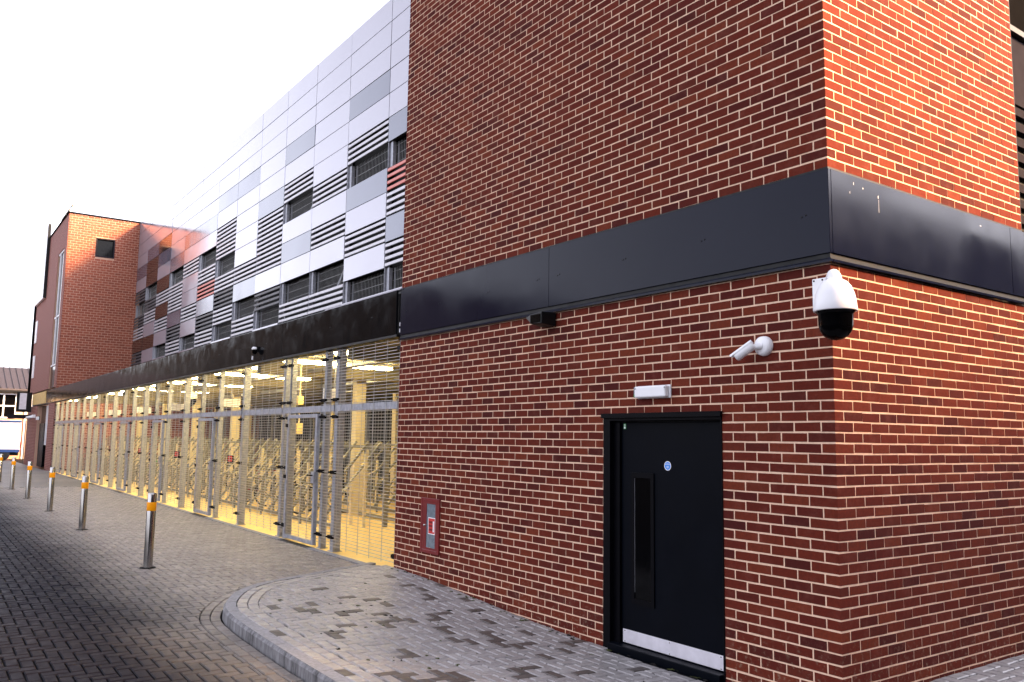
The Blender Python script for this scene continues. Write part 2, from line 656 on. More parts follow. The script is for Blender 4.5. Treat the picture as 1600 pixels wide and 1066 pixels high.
polys, mats, cent = [], [], []
H = herringbone(XFAR, 3.4, -8.2, 0.0)
cen = np.stack([(H[:, 0] + H[:, 1]) / 2, (H[:, 2] + H[:, 3]) / 2], 1)
uu, vv, dd = project(np.c_[cen, z_road(cen[:, 0])])
keep = (dd > .2) & (uu > -60) & (uu < 1300) & (vv < 1130)
H, cen = H[keep], cen[keep]
sd_c = kerb_sdf(cen)
GAP = .0058
BORD_R = .212


for h, c, s in zip(H, cen, sd_c):
    if s < BORD_R - .16:
        continue
    poly = [(h[0] + GAP, h[2] + GAP), (h[1] - GAP, h[2] + GAP), (h[1] - GAP, h[3] - GAP), (h[0] + GAP, h[3] - GAP)]
    if s < BORD_R + .16:
        f = kerb_sdf(poly) - BORD_R
        poly = clip_poly(poly, f)
        if len(poly) < 3:
            continue
        P = np.array(poly)
        if np.ptp(P[:, 0]) * np.ptp(P[:, 1]) < .0012:
            continue
    if max(p[1] for p in poly) > -.12:
        poly = clip_poly(poly, [-.12 - p[1] for p in poly])
        if len(poly) < 3:
            continue
    polys.append(orient(poly)); cent.append(np.mean(poly, 0))
# two stretcher courses that follow the kerb
for off0, off1, st in ((.018, .108, 0.0), (.116, .204, .1)):
    A = resample(offset_path(off0), .2, st); B = offset_path(off1)
    for i in range(len(A) - 1):
        a, b = A[i], A[i + 1]
        if a[0] > 3.3 or a[0] < -6.2:
            continue
        T = (b - a) / np.linalg.norm(b - a)
        n_ = np.array([-T[1], T[0]])
        wd = off1 - off0
        a2 = a + T * GAP; b2 = b - T * GAP
        polys.append(orient([tuple(a2), tuple(b2), tuple(b2 + n_ * wd), tuple(a2 + n_ * wd)])); cent.append((a + b) / 2 + n_ * wd / 2)
cent = np.array(cent)
C3 = np.c_[cent, z_road(cent[:, 0])]
areas = [abs(np.ptp(np.array(p)[:, 0]) * np.ptp(np.array(p)[:, 1])) for p in polys]
big = set(largest(C3, (0, 0, 1), areas, 300))
rest = MB()
for i, p in enumerate(polys):
    top = rng.normal(0, .0012)
    tl = rng.normal(0, .008, 2)
    if i in big:
        mb = MB(); c = cent[i]; zc = float(z_road(c[0]))
        block_prism(mb, [(q[0] - c[0], q[1] - c[1]) for q in p], lambda X, Y, c=c, zc=zc: z_road(np.asarray(X) + c[0]) - zc, top, tilt=tl)
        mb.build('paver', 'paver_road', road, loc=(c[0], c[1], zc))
    else:
        block_prism(rest, p, z_road, top, tilt=tl)
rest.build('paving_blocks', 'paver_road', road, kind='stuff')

# far road surface, joints too fine to tell apart
m, t, b = nodes_of('far_road_paving')
br = N(t, 'ShaderNodeTexBrick')
br.inputs['Scale'].default_value = 1.0
br.inputs['Brick Width'].default_value = .2
br.inputs['Row Height'].default_value = .1
br.inputs['Mortar Size'].default_value = .005
br.inputs['Color1'].default_value = (.21, .19, .175, 1)
br.inputs['Color2'].default_value = (.16, .145, .135, 1)
br.inputs['Mortar'].default_value = (.04, .035, .03, 1)
t.links.new(world_pos(t), br.inputs['Vector'])
t.links.new(mix(t, ramp(t, noise(t, .4), [(.35, (0, 0, 0)), (.7, (1, 1, 1))]), br.outputs['Color'], (.1, .09, .085)), b.inputs['Base Color'])
b.inputs['Roughness'].default_value = .55
MAT['far_road'] = m
fr = MB()
fr.add([(-95, -14, .1), (XFAR, -14, .1), (XFAR, -.12, .1), (-95, -.12, .1)], [(0, 1, 2, 3)])
fr.build('far_paving', 'far_road', road)

# ---- raised pavement
pave = tag(bpy.data.objects.new('pavement', None), kind='structure')
COL.objects.link(pave)
bed = MB()
gx = np.r_[np.arange(-7.2, 0, .4), 0, np.arange(.4, 6.1, .4)]
for a, b in zip(gx[:-1], gx[1:]):
    ys = np.arange(-2.6, .01, .4) if b <= 0 else np.r_[np.arange(-2.6, 0, .4), np.arange(0, 7, .4)]
    for c, d in zip(ys[:-1], ys[1:]):
        q = np.array([((a + b) / 2, (c + d) / 2)])
        if kerb_sdf(q)[0] > -.02:
            continue
        v = [(a, c), (b, c), (b, d), (a, d)]
        if min(kerb_sdf(np.array(v))) > 0:
            continue
        v = clip_poly(v, -kerb_sdf(np.array(v)) - .05)
        if len(v) < 3:
            continue
        bed.add([(x, y, float(z_pave(x - 1e-4 if x == 0 and b <= 0 else x, y)) - .02) for x, y in v], [tuple(range(len(v)))])
bed.build('pavement_bed', 'joint', pave)
DOORX0, DOORX1 = -2.36, -1.03
polys, cent = [], []
H = herringbone(-7.2, 3.0, -2.7, 4.4)
cen = np.stack([(H[:, 0] + H[:, 1]) / 2, (H[:, 2] + H[:, 3]) / 2], 1)
sd_c = kerb_sdf(cen)
ok = (sd_c < -.2) & ((cen[:, 1] < .1) | (cen[:, 0] > -.1))
H, cen, sd_c = H[ok], cen[ok], sd_c[ok]
BORD_P = .345
for h, c, s in zip(H, cen, sd_c):
    poly = [(h[0] + GAP, h[2] + GAP), (h[1] - GAP, h[2] + GAP), (h[1] - GAP, h[3] - GAP), (h[0] + GAP, h[3] - GAP)]
    if s > -BORD_P - .16:
        poly = clip_poly(poly, -kerb_sdf(poly) - BORD_P)
        if len(poly) < 3:
            continue
    # cut to the two brick faces
    if c[0] < .12 and c[1] > -.2:
        if c[1] < .0 or c[0] < 0 and c[1] < .1:
            poly = clip_poly(poly, [(-.1 if DOORX0 < c[0] < DOORX1 else -.012) - p[1] for p in poly])
        else:
            poly = clip_poly(poly, [p[0] - .012 for p in poly])
        if len(poly) < 3:
            continue
    P = np.array(poly)
    if np.ptp(P[:, 0]) * np.ptp(P[:, 1]) < .001:
        continue
    polys.append(orient(poly)); cent.append(np.mean(poly, 0))
for off0, off1, st in ((-.232, -.135, 0.0), (-.338, -.24, .1)):
    A = resample(offset_path(off0), .2, st)
    for i in range(len(A) - 1):
        a, b = A[i], A[i + 1]
        if a[0] > 3.3 or a[1] > -.05 or b[1] > -.05:
            continue
        T = (b - a) / np.linalg.norm(b - a)
        n_ = np.array([-T[1], T[0]])
        wd = off1 - off0
        a2 = a + T * GAP; b2 = b - T * GAP
        polys.append(orient([tuple(a2), tuple(b2), tuple(b2 + n_ * wd), tuple(a2 + n_ * wd)])); cent.append((a + b) / 2 + n_ * wd / 2)
cent = np.array(cent)
C3 = np.c_[cent, z_pave(cent[:, 0], cent[:, 1])]
areas = [abs(np.ptp(np.array(p)[:, 0]) * np.ptp(np.array(p)[:, 1])) for p in polys]
big = set(largest(C3, (0, 0, 1), areas, 300))


def damp(c):
    """damp, mossed blocks lie in a drift in front of the door"""
    x, y = c
    d = math.hypot((x + 3.2) / 1.5, (y + 1.25) / .85)
    n_ = float(value_noise(x, y, 3.2, 11)) * .36 + rng.random() * .64
    return n_ > .66 + .12 * max(0, d - .5) if d < 2.4 else n_ > .93


rest = MB()
for i, p in enumerate(polys):
    top = rng.normal(0, .0014)
    tl = rng.normal(0, .009, 2)
    dk = damp(cent[i])
    if i in big:
        mb = MB(); c = cent[i]; zc = float(z_pave(c[0], c[1]))
        block_prism(mb, [(q[0] - c[0], q[1] - c[1]) for q in p], lambda X, Y, c=c, zc=zc: z_pave(np.asarray(X) + c[0], np.asarray(Y) + c[1]) - zc, top, tilt=tl)
        mb.build('paver', 'paver_damp' if dk else 'paver', pave, loc=(c[0], c[1], zc))
    else:
        block_prism(rest, p, z_pave, top, mi=1 if dk else 0, tilt=tl)
rest.build('paving_blocks', ['paver', 'paver_damp'], pave, kind='stuff')

ms_ = MB()
for i in range(150):
    if i < 60:
        x = -.9 - 5.6 * rng.random() ** 1.2; y = -.02 - .09 * rng.random(); r_ = .01 + .018 * rng.random()
    else:
        x = -6 + 5.5 * rng.random(); y = -2.3 + 2.0 * rng.random(); r_ = .008 + .02 * rng.random() ** 2
    z = float(z_pave(x, y))
    n = 7
    rr = r_ * (.6 + .7 * rng.random(n))
    V = [(x + rr[k] * math.cos(2 * math.pi * k / n) * 1.5, y + rr[k] * math.sin(2 * math.pi * k / n), z - .002) for k in range(n)] + [(x, y, z + .004 + .004 * rng.random())]
    ms_.add(V, [(k, (k + 1) % n, n) for k in range(n)], int(rng.integers(2)))
ms_.build('moss_and_grit', ['moss', 'joint'], pave, kind='stuff')

# ---- kerb stones
kerb = tag(bpy.data.objects.new('kerb', None), kind='structure')
COL.objects.link(kerb)
out_p = resample(offset_path(0.0), .1); in_p = resample(offset_path(-.125), .1)
mid_s = resample(offset_path(-.0), .05)
full = offset_path(0.0); inner = offset_path(-.127)
segl = np.hypot(*np.diff(full, axis=0).T); sl_ = np.r_[0, np.cumsum(segl)]


def path_at(P, q):
    return np.array([np.interp(q, sl_, P[:, 0]), np.interp(q, sl_, P[:, 1])])


q = 2.2
while q < sl_[-1] - .02:
    ln = .915 if path_at(full, q)[0] > -4.3 else .46
    q1 = min(q + ln, sl_[-1] - .005)
    steps = np.linspace(q + .003, q1 - .003, max(3, int((q1 - q) / .12)))
    mb = MB()
    V = []
    for s_ in steps:
        o = path_at(full, s_); n_ = path_at(inner, s_)
        zt = float(z_pave(n_[0], n_[1])) + .002
        zb = float(z_road(o[0])) - .06
        e = o + (n_ - o) * .2
        o2 = o + (n_ - o) * .04
        V += [(o[0], o[1], zb), (o2[0], o2[1], max(zt - .03, zb + .04)), (e[0], e[1], zt), (n_[0], n_[1], zt), (n_[0], n_[1], zb)]
    F = []
    for i in range(len(steps) - 1):
        a = i * 5; c = a + 5
        for k in range(4):
            F.append((a + k, c + k, c + k + 1, a + k + 1))
    F.append((4, 3, 2, 1, 0)); L = (len(steps) - 1) * 5
    F.append((L, L + 1, L + 2, L + 3, L + 4))
    mb.add(V, [f[::-1] for f in F])
    mb.build('kerb_stone', 'kerb', kerb)
    q = q1


# ================================================================== near brick stair block
XL = 6.477            # length of the door face
YR = 3.0              # length of the side face
ZJ = 3.10             # underside of the black band
ZB = 3.805            # top of the black band
TOPZ = 11.86
CO = .075
DX0, DX1, DZ1 = -2.405, -1.007, 2.06
block = thing('brick_building', 'near red brick stair block with dark door and black metal band', 'building')


def px(n):
    return .225 * n if n <= 5 else 1.125 + (n - 5) * .2157


walls = MB()
K = .0026
walls.box(-XL + .004, DX0 - .001, K, .2, -.2, ZJ)
walls.box(DX1 + .001, -K, K, .2, -.2, ZJ)
walls.box(DX0 - .001, DX1 + .001, K, .2, DZ1 + .005, ZJ)
walls.box(-XL + .004, -K, K, .2, ZB + .001, TOPZ)
walls.box(-.2, -K, .2, YR - .004, -.2, ZJ)
walls.box(-.2, -K, .2, YR - .004, ZB + .001, TOPZ)
walls.box(-XL + .004, -XL + .2, .2, YR - .004, -.2, TOPZ)
walls.box(-XL + .2, -.2, YR - .2, YR - .004, -.2, TOPZ)
walls.build('mortar_wall', 'mortar', block)

bricks = []   # (x0,x1,y0,y1,z0,z1,normal axis)
J = .0062


def course(zb, zt, even, door):
    zb += J; zt -= J
    if zt - zb < .02:
        return
    a = 1.0 if even else .5
    # corner brick shows on both faces
    bricks.append((-px(a) + J, 0, 0, (.1075 if even else .22) - J, zb, zt, 'c'))
    n = a
    while px(n) < XL - .01:
        xa, xb = -min(px(n + 1), XL) + (J if px(n + 1) < XL else 0), -px(n) - J
        segs = [(xa, xb)]
        if door:
            segs = []
            if xa < DX0: segs.append((xa, min(xb, DX0)))
            if xb > DX1: segs.append((max(xa, DX1), xb))
        for s in segs:
            if s[1] - s[0] > .02:
                bricks.append((s[0], s[1], 0, .06, zb, zt, 'f'))
        n += 1
    y = (.1075 if even else .22) + J
    while y < YR - .02:
        ye = min(y + .215, YR)
        bricks.append((-.06, 0, y, ye, zb, zt, 's'))
        y += .225


for r in range(44):
    zt = ZJ - r * CO; zb = zt - CO
    course(zb, zt, r % 2 == 0, zt <= DZ1 + .01)
r = 0
z = ZB
while z + CO < TOPZ + .01:
    course(z, z + CO, r % 2 == 1, False)
    z += CO; r += 1

cen = np.array([((b[0] + b[1]) / 2, (b[2] + b[3]) / 2, (b[4] + b[5]) / 2) for b in bricks])
nrm = np.array([{'f': (0, -1, 0), 's': (1, 0, 0), 'c': (.7071, -.7071, 0)}[b[6]] for b in bricks])
fc = np.array([(b[0], b[2], 0) if b[6] == 'x' else (0, 0, 0) for b in bricks])
uu, vv, dd = project(cen)
vec = CAM - cen; rr_ = np.linalg.norm(vec, axis=1)
ar = np.array([((b[1] - b[0]) if b[6] == 'f' else (b[3] - b[2]) if b[6] == 's' else (b[1] - b[0] + b[3] - b[2])) * (b[5] - b[4]) for b in bricks])
score = ar * np.maximum(np.sum(vec * nrm, 1) / rr_, 0) / rr_ ** 2
score = np.where((dd > 0) & (uu > -5) & (uu < 1605) & (vv > -5) & (vv < 1071), score, 0)
big = set(int(i) for i in np.argsort(-score)[:300] if score[i] > 0)


def worn(mb, n0=0, k='f', a=.0011):
    jx, jy = {'f': (1, 0), 's': (0, 1), 'c': (0, 0)}[k]
    for i in range(n0, len(mb.v)):
        p = mb.v[i]
        e = np.clip(rng.normal(0, a, 2), -2 * a, 2 * a)
        mb.v[i] = (p[0] + jx * float(e[0]), p[1] + jy * float(e[0]), p[2] + float(e[1]))


rest = MB()
brick_mesh = {}
for i, b_ in enumerate(bricks):
    dep = float(np.clip(rng.normal(0, .0005), -.0012, .0012))
    jz = rng.normal(0, .0007); jx = rng.normal(0, .0008)
    x0, x1, y0, y1, z0, z1, k = b_
    if k == 'f': y0 += dep; x0 += jx; x1 += jx
    elif k == 's': x1 += dep; y0 += jx; y1 += jx
    z0 += jz; z1 += jz
    if i in big:
        key = (k, round(x1 - x0, 3), round(y1 - y0, 3), round(z1 - z0, 3), int(rng.integers(4)))
        if key not in brick_mesh:
            mb = MB(); mb.box(0, x1 - x0, 0, y1 - y0, 0, z1 - z0)
            worn(mb, 0, k)
            brick_mesh[key] = mb.mesh('brick', 'brick')
        o = bpy.data.objects.new('brick', brick_mesh[key])
        COL.objects.link(o); o.location = (x0, y0, z0); o.parent = block
    else:
        n0 = len(rest.v)
        rest.box(x0, x1, y0, y1, z0, z1, skip=('y1',) if k == 'f' else ('x0',) if k == 's' else ())
        worn(rest, n0, k)
rest.build('brickwork', 'brick', block, kind='stuff')
boxpart('roof_slab', (-XL + .2, -.2, .2, YR - .2, TOPZ - .15, TOPZ - .05), 'dark_void', block)
cop = MB()
cop.box(-XL - .03, .04, -.04, .22, TOPZ, TOPZ + .05); cop.box(-.2, .04, .22, YR + .03, TOPZ, TOPZ + .05)
cop.build('coping', 'black_gloss', block)

# black metal band
for a, b_ in ((-XL, -3.252), (-3.248, .010)):
    bevel(boxpart('fascia_panel', (a, b_, -.012, .02, 3.175, ZB - .012), 'fascia', block), .002, 1)
for a, b_ in ((.021, 2.74), (2.744, YR + .02)):
    bevel(boxpart('fascia_panel', (-.02, .012, a, b_, 3.175, ZB - .012), 'fascia', block), .002, 1)
tr = MB()
tr.box(-XL, 0, .002, .03, 3.14, 3.176); tr.box(-.03, -.002, .03, YR, 3.14, 3.176)
tr.box(-XL, .004, -.004, .03, ZB - .0115, ZB + .004); tr.box(-.03, .004, .031, YR, ZB - .0115, ZB + .004)
tr.build('shadow_gap', 'black', block)
lip = MB()
lip.add([(-XL, .0, 3.1405), (-XL, -.034, 3.122), (-XL, -.034, 3.104), (-XL, .0, 3.104), (.034, -.034, 3.104), (.034, -.034, 3.122), (0, 0, 3.1405), (0, 0, 3.104)],
        [(0, 1, 5, 6), (1, 2, 4, 5), (2, 3, 7, 4), (0, 3, 2, 1)])
lip.add([(0, 0, 3.1405), (.034, -.034, 3.122), (.034, -.034, 3.104), (0, 0, 3.104), (.034, YR, 3.104), (.034, YR, 3.122), (0, YR, 3.1405), (0, YR, 3.104)],
        [(0, 6, 5, 1), (1, 5, 4, 2), (2, 4, 7, 3), (4, 5, 6, 7)])
lip.build('drip_flashing', 'fascia', block)
bo = MB()
for x in (-6.32, -5.45, -4.37, -3.43, -3.09, -2.12, -1.17, -.2):
    for s in (-.017, .017):
        bo.lathe([(0, .004), (.006, .003), (.008, 0)], (x + s, -.0125, 3.48 + s * .2), 8, axis=(0, -1, 0))
bo.build('rivets', 'black', block)
# paint chips and drips on the side band
ch = MB()
for y, z, a, b_ in ((.42, 3.72, .004, .006), (.30, 3.735, .003, .009), (.62, 3.69, .004, .011), (.625, 3.62, .0012, .05), (2.2, 3.72, .012, .003), (.25, 3.66, .002, .008)):
    ch.box(.0121, .0126, y - a, y + a, z - b_, z + b_)
ch.build('paint_chips', 'galv', block)

# door
door = bevel(boxpart('door', (-2.235, -1.055, .06, .105, .045, 1.985), 'door', block), .003, 1)
fm = MB()
fm.box(DX0, -2.315, -.012, .14, -.1, 2.0); fm.box(-2.315, -2.236, .035, .14, -.1, 1.99)
fm.box(-1.054, DX1, .03, .14, -.1, 2.0); fm.box(-1.022, DX1, -.006, .03, -.1, 2.0)
fm.box(DX0, DX1, -.012, .14, 2.0, DZ1); fm.box(-2.315, -1.054, .035, .14, 1.986, 2.0)
fm.build('door_frame', 'frame', block)
hd = MB()
hd.box(DX0 - .01, DX1 + .01, -.035, -.0125, 2.025, 2.062); hd.box(DX0 - .01, DX1 + .01, -.0345, .0, 2.0625, 2.066)
hd.build('drip_bar', 'frame', block)
bevel(boxpart('threshold', (-2.31, -1.03, -.045, .12, -.06, .04), 'door', block), .006, 2)
k = MB()
for a, b_, c, d in ((-2.10, -2.062, .40, 1.54), (-1.858, -1.82, .40, 1.54), (-2.0615, -1.8585, 1.495, 1.54), (-2.0615, -1.8585, .40, .445)):
    k.box(a, b_, .048, .062, c, d)
k.build('vision_frame', 'frame', door)
boxpart('vision_panel', (-2.0615, -1.8585, .056, .0595, .4455, 1.4945), 'glass_dark', door)
boxpart('pane_edge', (-2.0615, -2.0585, .0535, .0555, .50, 1.49), 'galv', door)
bevel(boxpart('kick_plate', (-2.215, -1.075, .0555, .0595, .05, .165), 'kick', door), .001, 1)
sc = MB()
for x in (-2.19, -1.65, -1.10):
    for z in (.062, .152):
        sc.lathe([(0, .002), (.006, .001), (.007, 0)], (x, .0553, z), 8, axis=(0, -1, 0))
sc.build('screws', 'steel', door)
sg = MB()
sg.lathe([(0, 0), (.034, 0)], (-1.66, .0585, 1.612), 32, mi=0, axis=(0, -1, 0), smooth=False)
sg.lathe([(.034, 0), (.04, 0)], (-1.66, .0583, 1.612), 32, mi=1, axis=(0, -1, 0), smooth=False)
for a, b_, z, h in ((-.031, .031, .011, .003), (-.017, .017, .022, .003), (-.015, .015, -.004, .003), (-.016, .016, -.011, .003), (-.012, .012, -.018, .003)):
    sg.box(-1.66 + a, -1.66 + b_, .0577, .0579, 1.612 + z - h / 2, 1.612 + z + h / 2, 1)
sg.build('blue_door_sign', ['blue', 'white'], door)
sg = MB()
sg.box(-2.205, -2.175, .0575, .0595, 1.925, 1.975, 0)
sg.box(-2.2, -2.18, .057, .0573, 1.93, 1.945, 1); sg.box(-2.197, -2.193, .057, .0573, 1.946, 1.965, 1); sg.box(-2.187, -2.183, .057, .0573, 1.946, 1.965, 1); sg.box(-2.197, -2.183, .057, .0573, 1.9655, 1.969, 1)
sg.build('green_door_tag', ['green', 'white'], door)

# black gap trim and bracket where the block meets the bike store
# ------------------------------------------------------------------ things on the brick block
t_ = thing('emergency_light', 'white emergency bulkhead light with a pale green end above the dark door', 'light', (-1.75, 0, 2.245))
bevel(boxpart('base', (-.2, .2, -.018, 0, -.056, .056), 'white', t_), .006, 2)
bevel(boxpart('diffuser', (-.185, .19, -.072, -.0185, -.05, .05), 'white', t_), .014, 3)
boxpart('end_cap', (-.2, -.186, -.06, -.0185, -.045, .045), 'grey_glass', t_)
boxpart('indicator', (-.196, -.187, -.064, -.0605, -.04, -.02), 'green', t_)
c_ = MB()
for s in (-.17, .185):
    c_.lathe([(0, .004), (.007, .003), (.009, 0)], (s, -.0725, .03), 8, axis=(0, -1, 0))
c_.build('screws', 'galv', t_)

t_ = thing('floodlight', 'black wedge shaped floodlight tucked under the black band above the brickwork', 'light', (-3.34, 0, 3.03))
b1 = MB()
b1.add([(.02, -.015, -.07), (.22, -.015, -.07), (.22, -.015, .07), (.02, -.015, .07), (.02, -.2, -.045), (.22, -.2, -.06), (.22, -.2, .062), (.02, -.2, .05)],
       [(0, 3, 2, 1), (4, 5, 6, 7), (0, 1, 5, 4), (1, 2, 6, 5), (2, 3, 7, 6), (3, 0, 4, 7)])
bevel(b1.build('lamp_body', 'black', t_), .008, 2)
b1 = MB()
b1.add([(-.15, -.01, .045), (.019, -.01, -.06), (.019, -.01, .06), (-.15, -.01, .055), (-.16, -.11, .04), (.019, -.18, -.04), (.019, -.18, .05), (-.16, -.11, .05)],
       [(0, 3, 2, 1), (4, 5, 6, 7), (0, 1, 5, 4), (1, 2, 6, 5), (2, 3, 7, 6), (3, 0, 4, 7)])
b1.build('hood', 'black', t_)
boxpart('lens', (.04, .2, -.204, -.2005, -.04, .04), 'glass_dark', t_)
boxpart('bracket', (.05, .19, -.0145, 0, -.05, .05), 'frame', t_)

# bullet camera
t_ = thing('security_camera', 'white bullet security camera on a round plate, pointing left above the emergency light', 'camera', (-.58, 0, 2.55))
b1 = MB(); b1.lathe([(0, .05), (.05, .048), (.072, .036), (.076, .01), (.076, 0)], (0, 0, 0), 28, axis=(0, -1, 0))
b1.build('mount_plate', 'white', t_)
b1 = MB(); b1.tube([(0, -.04, -.005), (-.03, -.075, -.008), (-.07, -.1, -.012)], [.026, .022, .02], 12)
b1.build('swivel_arm', 'white', t_)
fd = Vector((-.74, -.36, -.57)).normalized()
p0 = Vector((-.035, -.085, .012))
b1 = MB(); b1.lathe([(0, 0), (.03, .004), (.037, .015), (.037, .15), (.034, .168), (.028, .17), (.026, .16), (0, .16)], p0, 20, axis=fd)
b1.build('camera_body', 'white', t_)
b1 = MB(); b1.lathe([(0, .1615), (.025, .1615)], p0, 16, axis=fd)
b1.build('lens', 'glass_dark', t_)
up = (Vector((0, 0, 1)) - fd * fd.z).normalized(); sd_ = fd.cross(up)
b1 = MB()
ring = []
for f0 in (.0, .195):
    for a in np.linspace(R_(-62), R_(62), 9):
        ring.append(p0 + fd * f0 + (up * math.cos(a) + sd_ * math.sin(a)) * .042)
ring2 = []
for f0 in (.0, .195):
    for a in np.linspace(R_(-62), R_(62), 9):
        ring2.append(p0 + fd * f0 + (up * math.cos(a) + sd_ * math.sin(a)) * .039)
F = [(i, i + 1, i + 10, i + 9) for i in range(8)]
b1.add(ring, F, smooth=True); b1.add(ring2, [f[::-1] for f in F], smooth=True)
b1.build('sun_shield', 'white', t_)

# dome camera on the corner
t_ = thing('security_camera', 'large white dome camera with a black glossy globe on the brick corner', 'camera', (0, 0, 2.75))
b1 = MB()
b1.box(-.145, -.002, -.012, -.003, .02, .25); b1.box(.003, .012, -.003, .13, .02, .25); b1.box(-.002, .012, -.012, -.003, .02, .25)
bevel(b1.build('mount_plate', 'white', t_), .003, 2)
b1 = MB()
for x, z in ((-.13, .235), (-.06, .235), (-.13, .04)):
    b1.lathe([(0, .005), (.006, .004), (.007, 0)], (x, -.0121, z), 8, axis=(0, -1, 0))
b1.build('screws', 'black', t_)
CX, CY = .145, -.175
b1 = MB(); b1.tube([(.0, -.01, .2), (.05, -.062, .225), (.105, -.125, .228), (CX, CY, .2), (CX, CY, .14)], [.04, .042, .045, .047, .05], 16)
b1.build('arm', 'white', t_)
b1 = MB(); b1.lathe([(.0, .19), (.05, .188), (.078, .172), (.106, .138), (.127, .085), (.138, .02), (.143, -.028), (.141, -.034), (.133, -.034), (.12, -.03)], (CX, CY, 0), 40)
b1.build('housing', 'white', t_)
b1 = MB(); b1.lathe([(.131, -.034), (.119, -.05), (.114, -.06), (.113, -.13), (.104, -.168), (.08, -.203), (.042, -.226), (0, -.233)], (CX, CY, 0), 40)
b1.build('black_globe', 'glass_dark', t_)
b1 = MB(); b1.tube([(.012, .03, .19), (.03, .05, .17), (.02, .07, .12)], .007, 8)
b1.build('cable', 'white', t_)

# dry riser cabinet
t_ = thing('riser_cabinet', 'red dry riser cabinet with a glazed door set low in the brick wall', 'cabinet', (-5.55, 0, .76))
hw, hh = .222, .328
b1 = MB()
b1.box(-hw, -hw + .04, -.022, 0, -hh, hh); b1.box(hw - .04, hw, -.022, 0, -hh, hh)
b1.box(-hw + .0405, hw - .0405, -.022, 0, hh - .04, hh); b1.box(-hw + .0405, hw - .0405, -.022, 0, -hh, -hh + .04)
bevel(b1.build('frame', 'red', t_), .003, 1)
b1 = MB()
b1.box(-hw + .041, -.085, -.018, 0, -hh + .041, hh - .041); b1.box(.13, hw - .041, -.018, 0, -hh + .041, hh - .041)
b1.box(-.0845, .1295, -.018, 0, .262, hh - .041); b1.box(-.0845, .1295, -.018, 0, -hh + .041, -.262)
b1.build('door', 'red', t_)
boxpart('pane', (-.0845, .1295, -.012, -.006, -.2615, .2615), 'grey_glass', t_)
b1 = MB()
b1.box(-.045, .125, -.0135, -.0125, -.1, .1, 0); b1.box(-.035, .115, -.0142, -.0137, -.09, .09, 1)
for z in (.045, -.0, -.045):
    b1.box(-.022, .06, -.0147, -.0143, z - .012, z + .012, 2)
b1.box(.07, .1, -.0147, -.0143, -.07, .06, 0)
b1.build('label', ['white', 'red_bright', 'red'], t_)
b1 = MB(); b1.lathe([(0, .02), (.012, .018), (.014, 0)], (-.115, -.0182, .0), 12, axis=(0, -1, 0))
b1.build('lock', 'steel', t_)


# ================================================================== car park with panelled upper floors over the bike store
YP = 3.07                 # plane of the cladding
PITCH, X0C = 2.18, -13.12  # column joints
RH, ZT = .577, 11.88
XE = -39.22               # far end, at the brick tower
park = thing('car_park_building', 'car park building with pale panels and louvres above the fenced bike store', 'building')
GRID = [
    'LLLLLGORBGBO', 'LLLGLBOGLBLO', 'LLLLLLBLBLOB', 'LLLGLBOLGLOB', 'LLLLLGBBBLNO', 'LLLGLLLLBGOB',
    'LLLGLBBOBNBO', 'LLLLGLOBRGNB', 'LLLLGLBLLBLO', 'LLLLLGOBBGNB', 'LLLKGLKBKBLO', 'LLLGKKONBLKL', 'LLLLGLNONBKN']
pm = {}
for k, colm in enumerate(GRID):
    xr = X0C - PITCH * (k - 1); xl = X0C - PITCH * k
    if k == 12:
        xl = XE + .02
    if k == 0:
        xr = -10.94
    for r, c in enumerate(colm):
        zt = ZT - RH * r; zb = zt - RH
        if c in 'LGK':
            wdt = round(xr - xl - .018, 3)
            key = (wdt, c)
            if key not in pm:
                mb = MB(); mb.box(0, wdt, -.03, 0, .009, RH - .009)
                pm[key] = mb.mesh('cladding_panel', {'L': 'panel_light', 'G': 'panel_grey', 'K': 'panel_dark'}[c])
            o = bpy.data.objects.new('cladding_panel', pm[key])
            COL.objects.link(o); o.parent = park
            o.location = (xl + .008, YP + rng.normal(0, .001), zb)
            o.rotation_euler = (rng.normal(0, .0016), 0, rng.normal(0, .0016))
        elif c in 'BNR':
            for i in range(4):
                key = (round(xr - xl, 3), c, 's')
                if key not in pm:
                    mb = MB()
                    L_ = xr - xl - .03
                    pr = [(-.022, .018), (-.03, .026), (-.03, .088), (-.022, .094), (-.008, .094), (-.008, .018)]
                    V = [(.0, y, z) for y, z in pr] + [(L_, y, z) for y, z in pr]
                    n = len(pr)
                    mb.add(V, [(a, a + n, (a + 1) % n + n, (a + 1) % n) for a in range(n)] + [tuple(range(n)), tuple(range(2 * n - 1, n - 1, -1))])
                    pm[key] = mb.mesh('louvre_slat', {'B': 'slat', 'N': 'slat_dark', 'R': 'slat_red'}[c])
                o = bpy.data.objects.new('louvre_slat', pm[key])
                COL.objects.link(o); o.parent = park
                o.location = (xl + .015, YP, zb + .012 + i * RH / 4)
# panels hidden behind the near block keep the row going
mb = MB(); mb.box(-10.932, -1.0, YP - .028, YP, 4.96, ZT)
mb.build('cladding_return', 'panel_light', park)
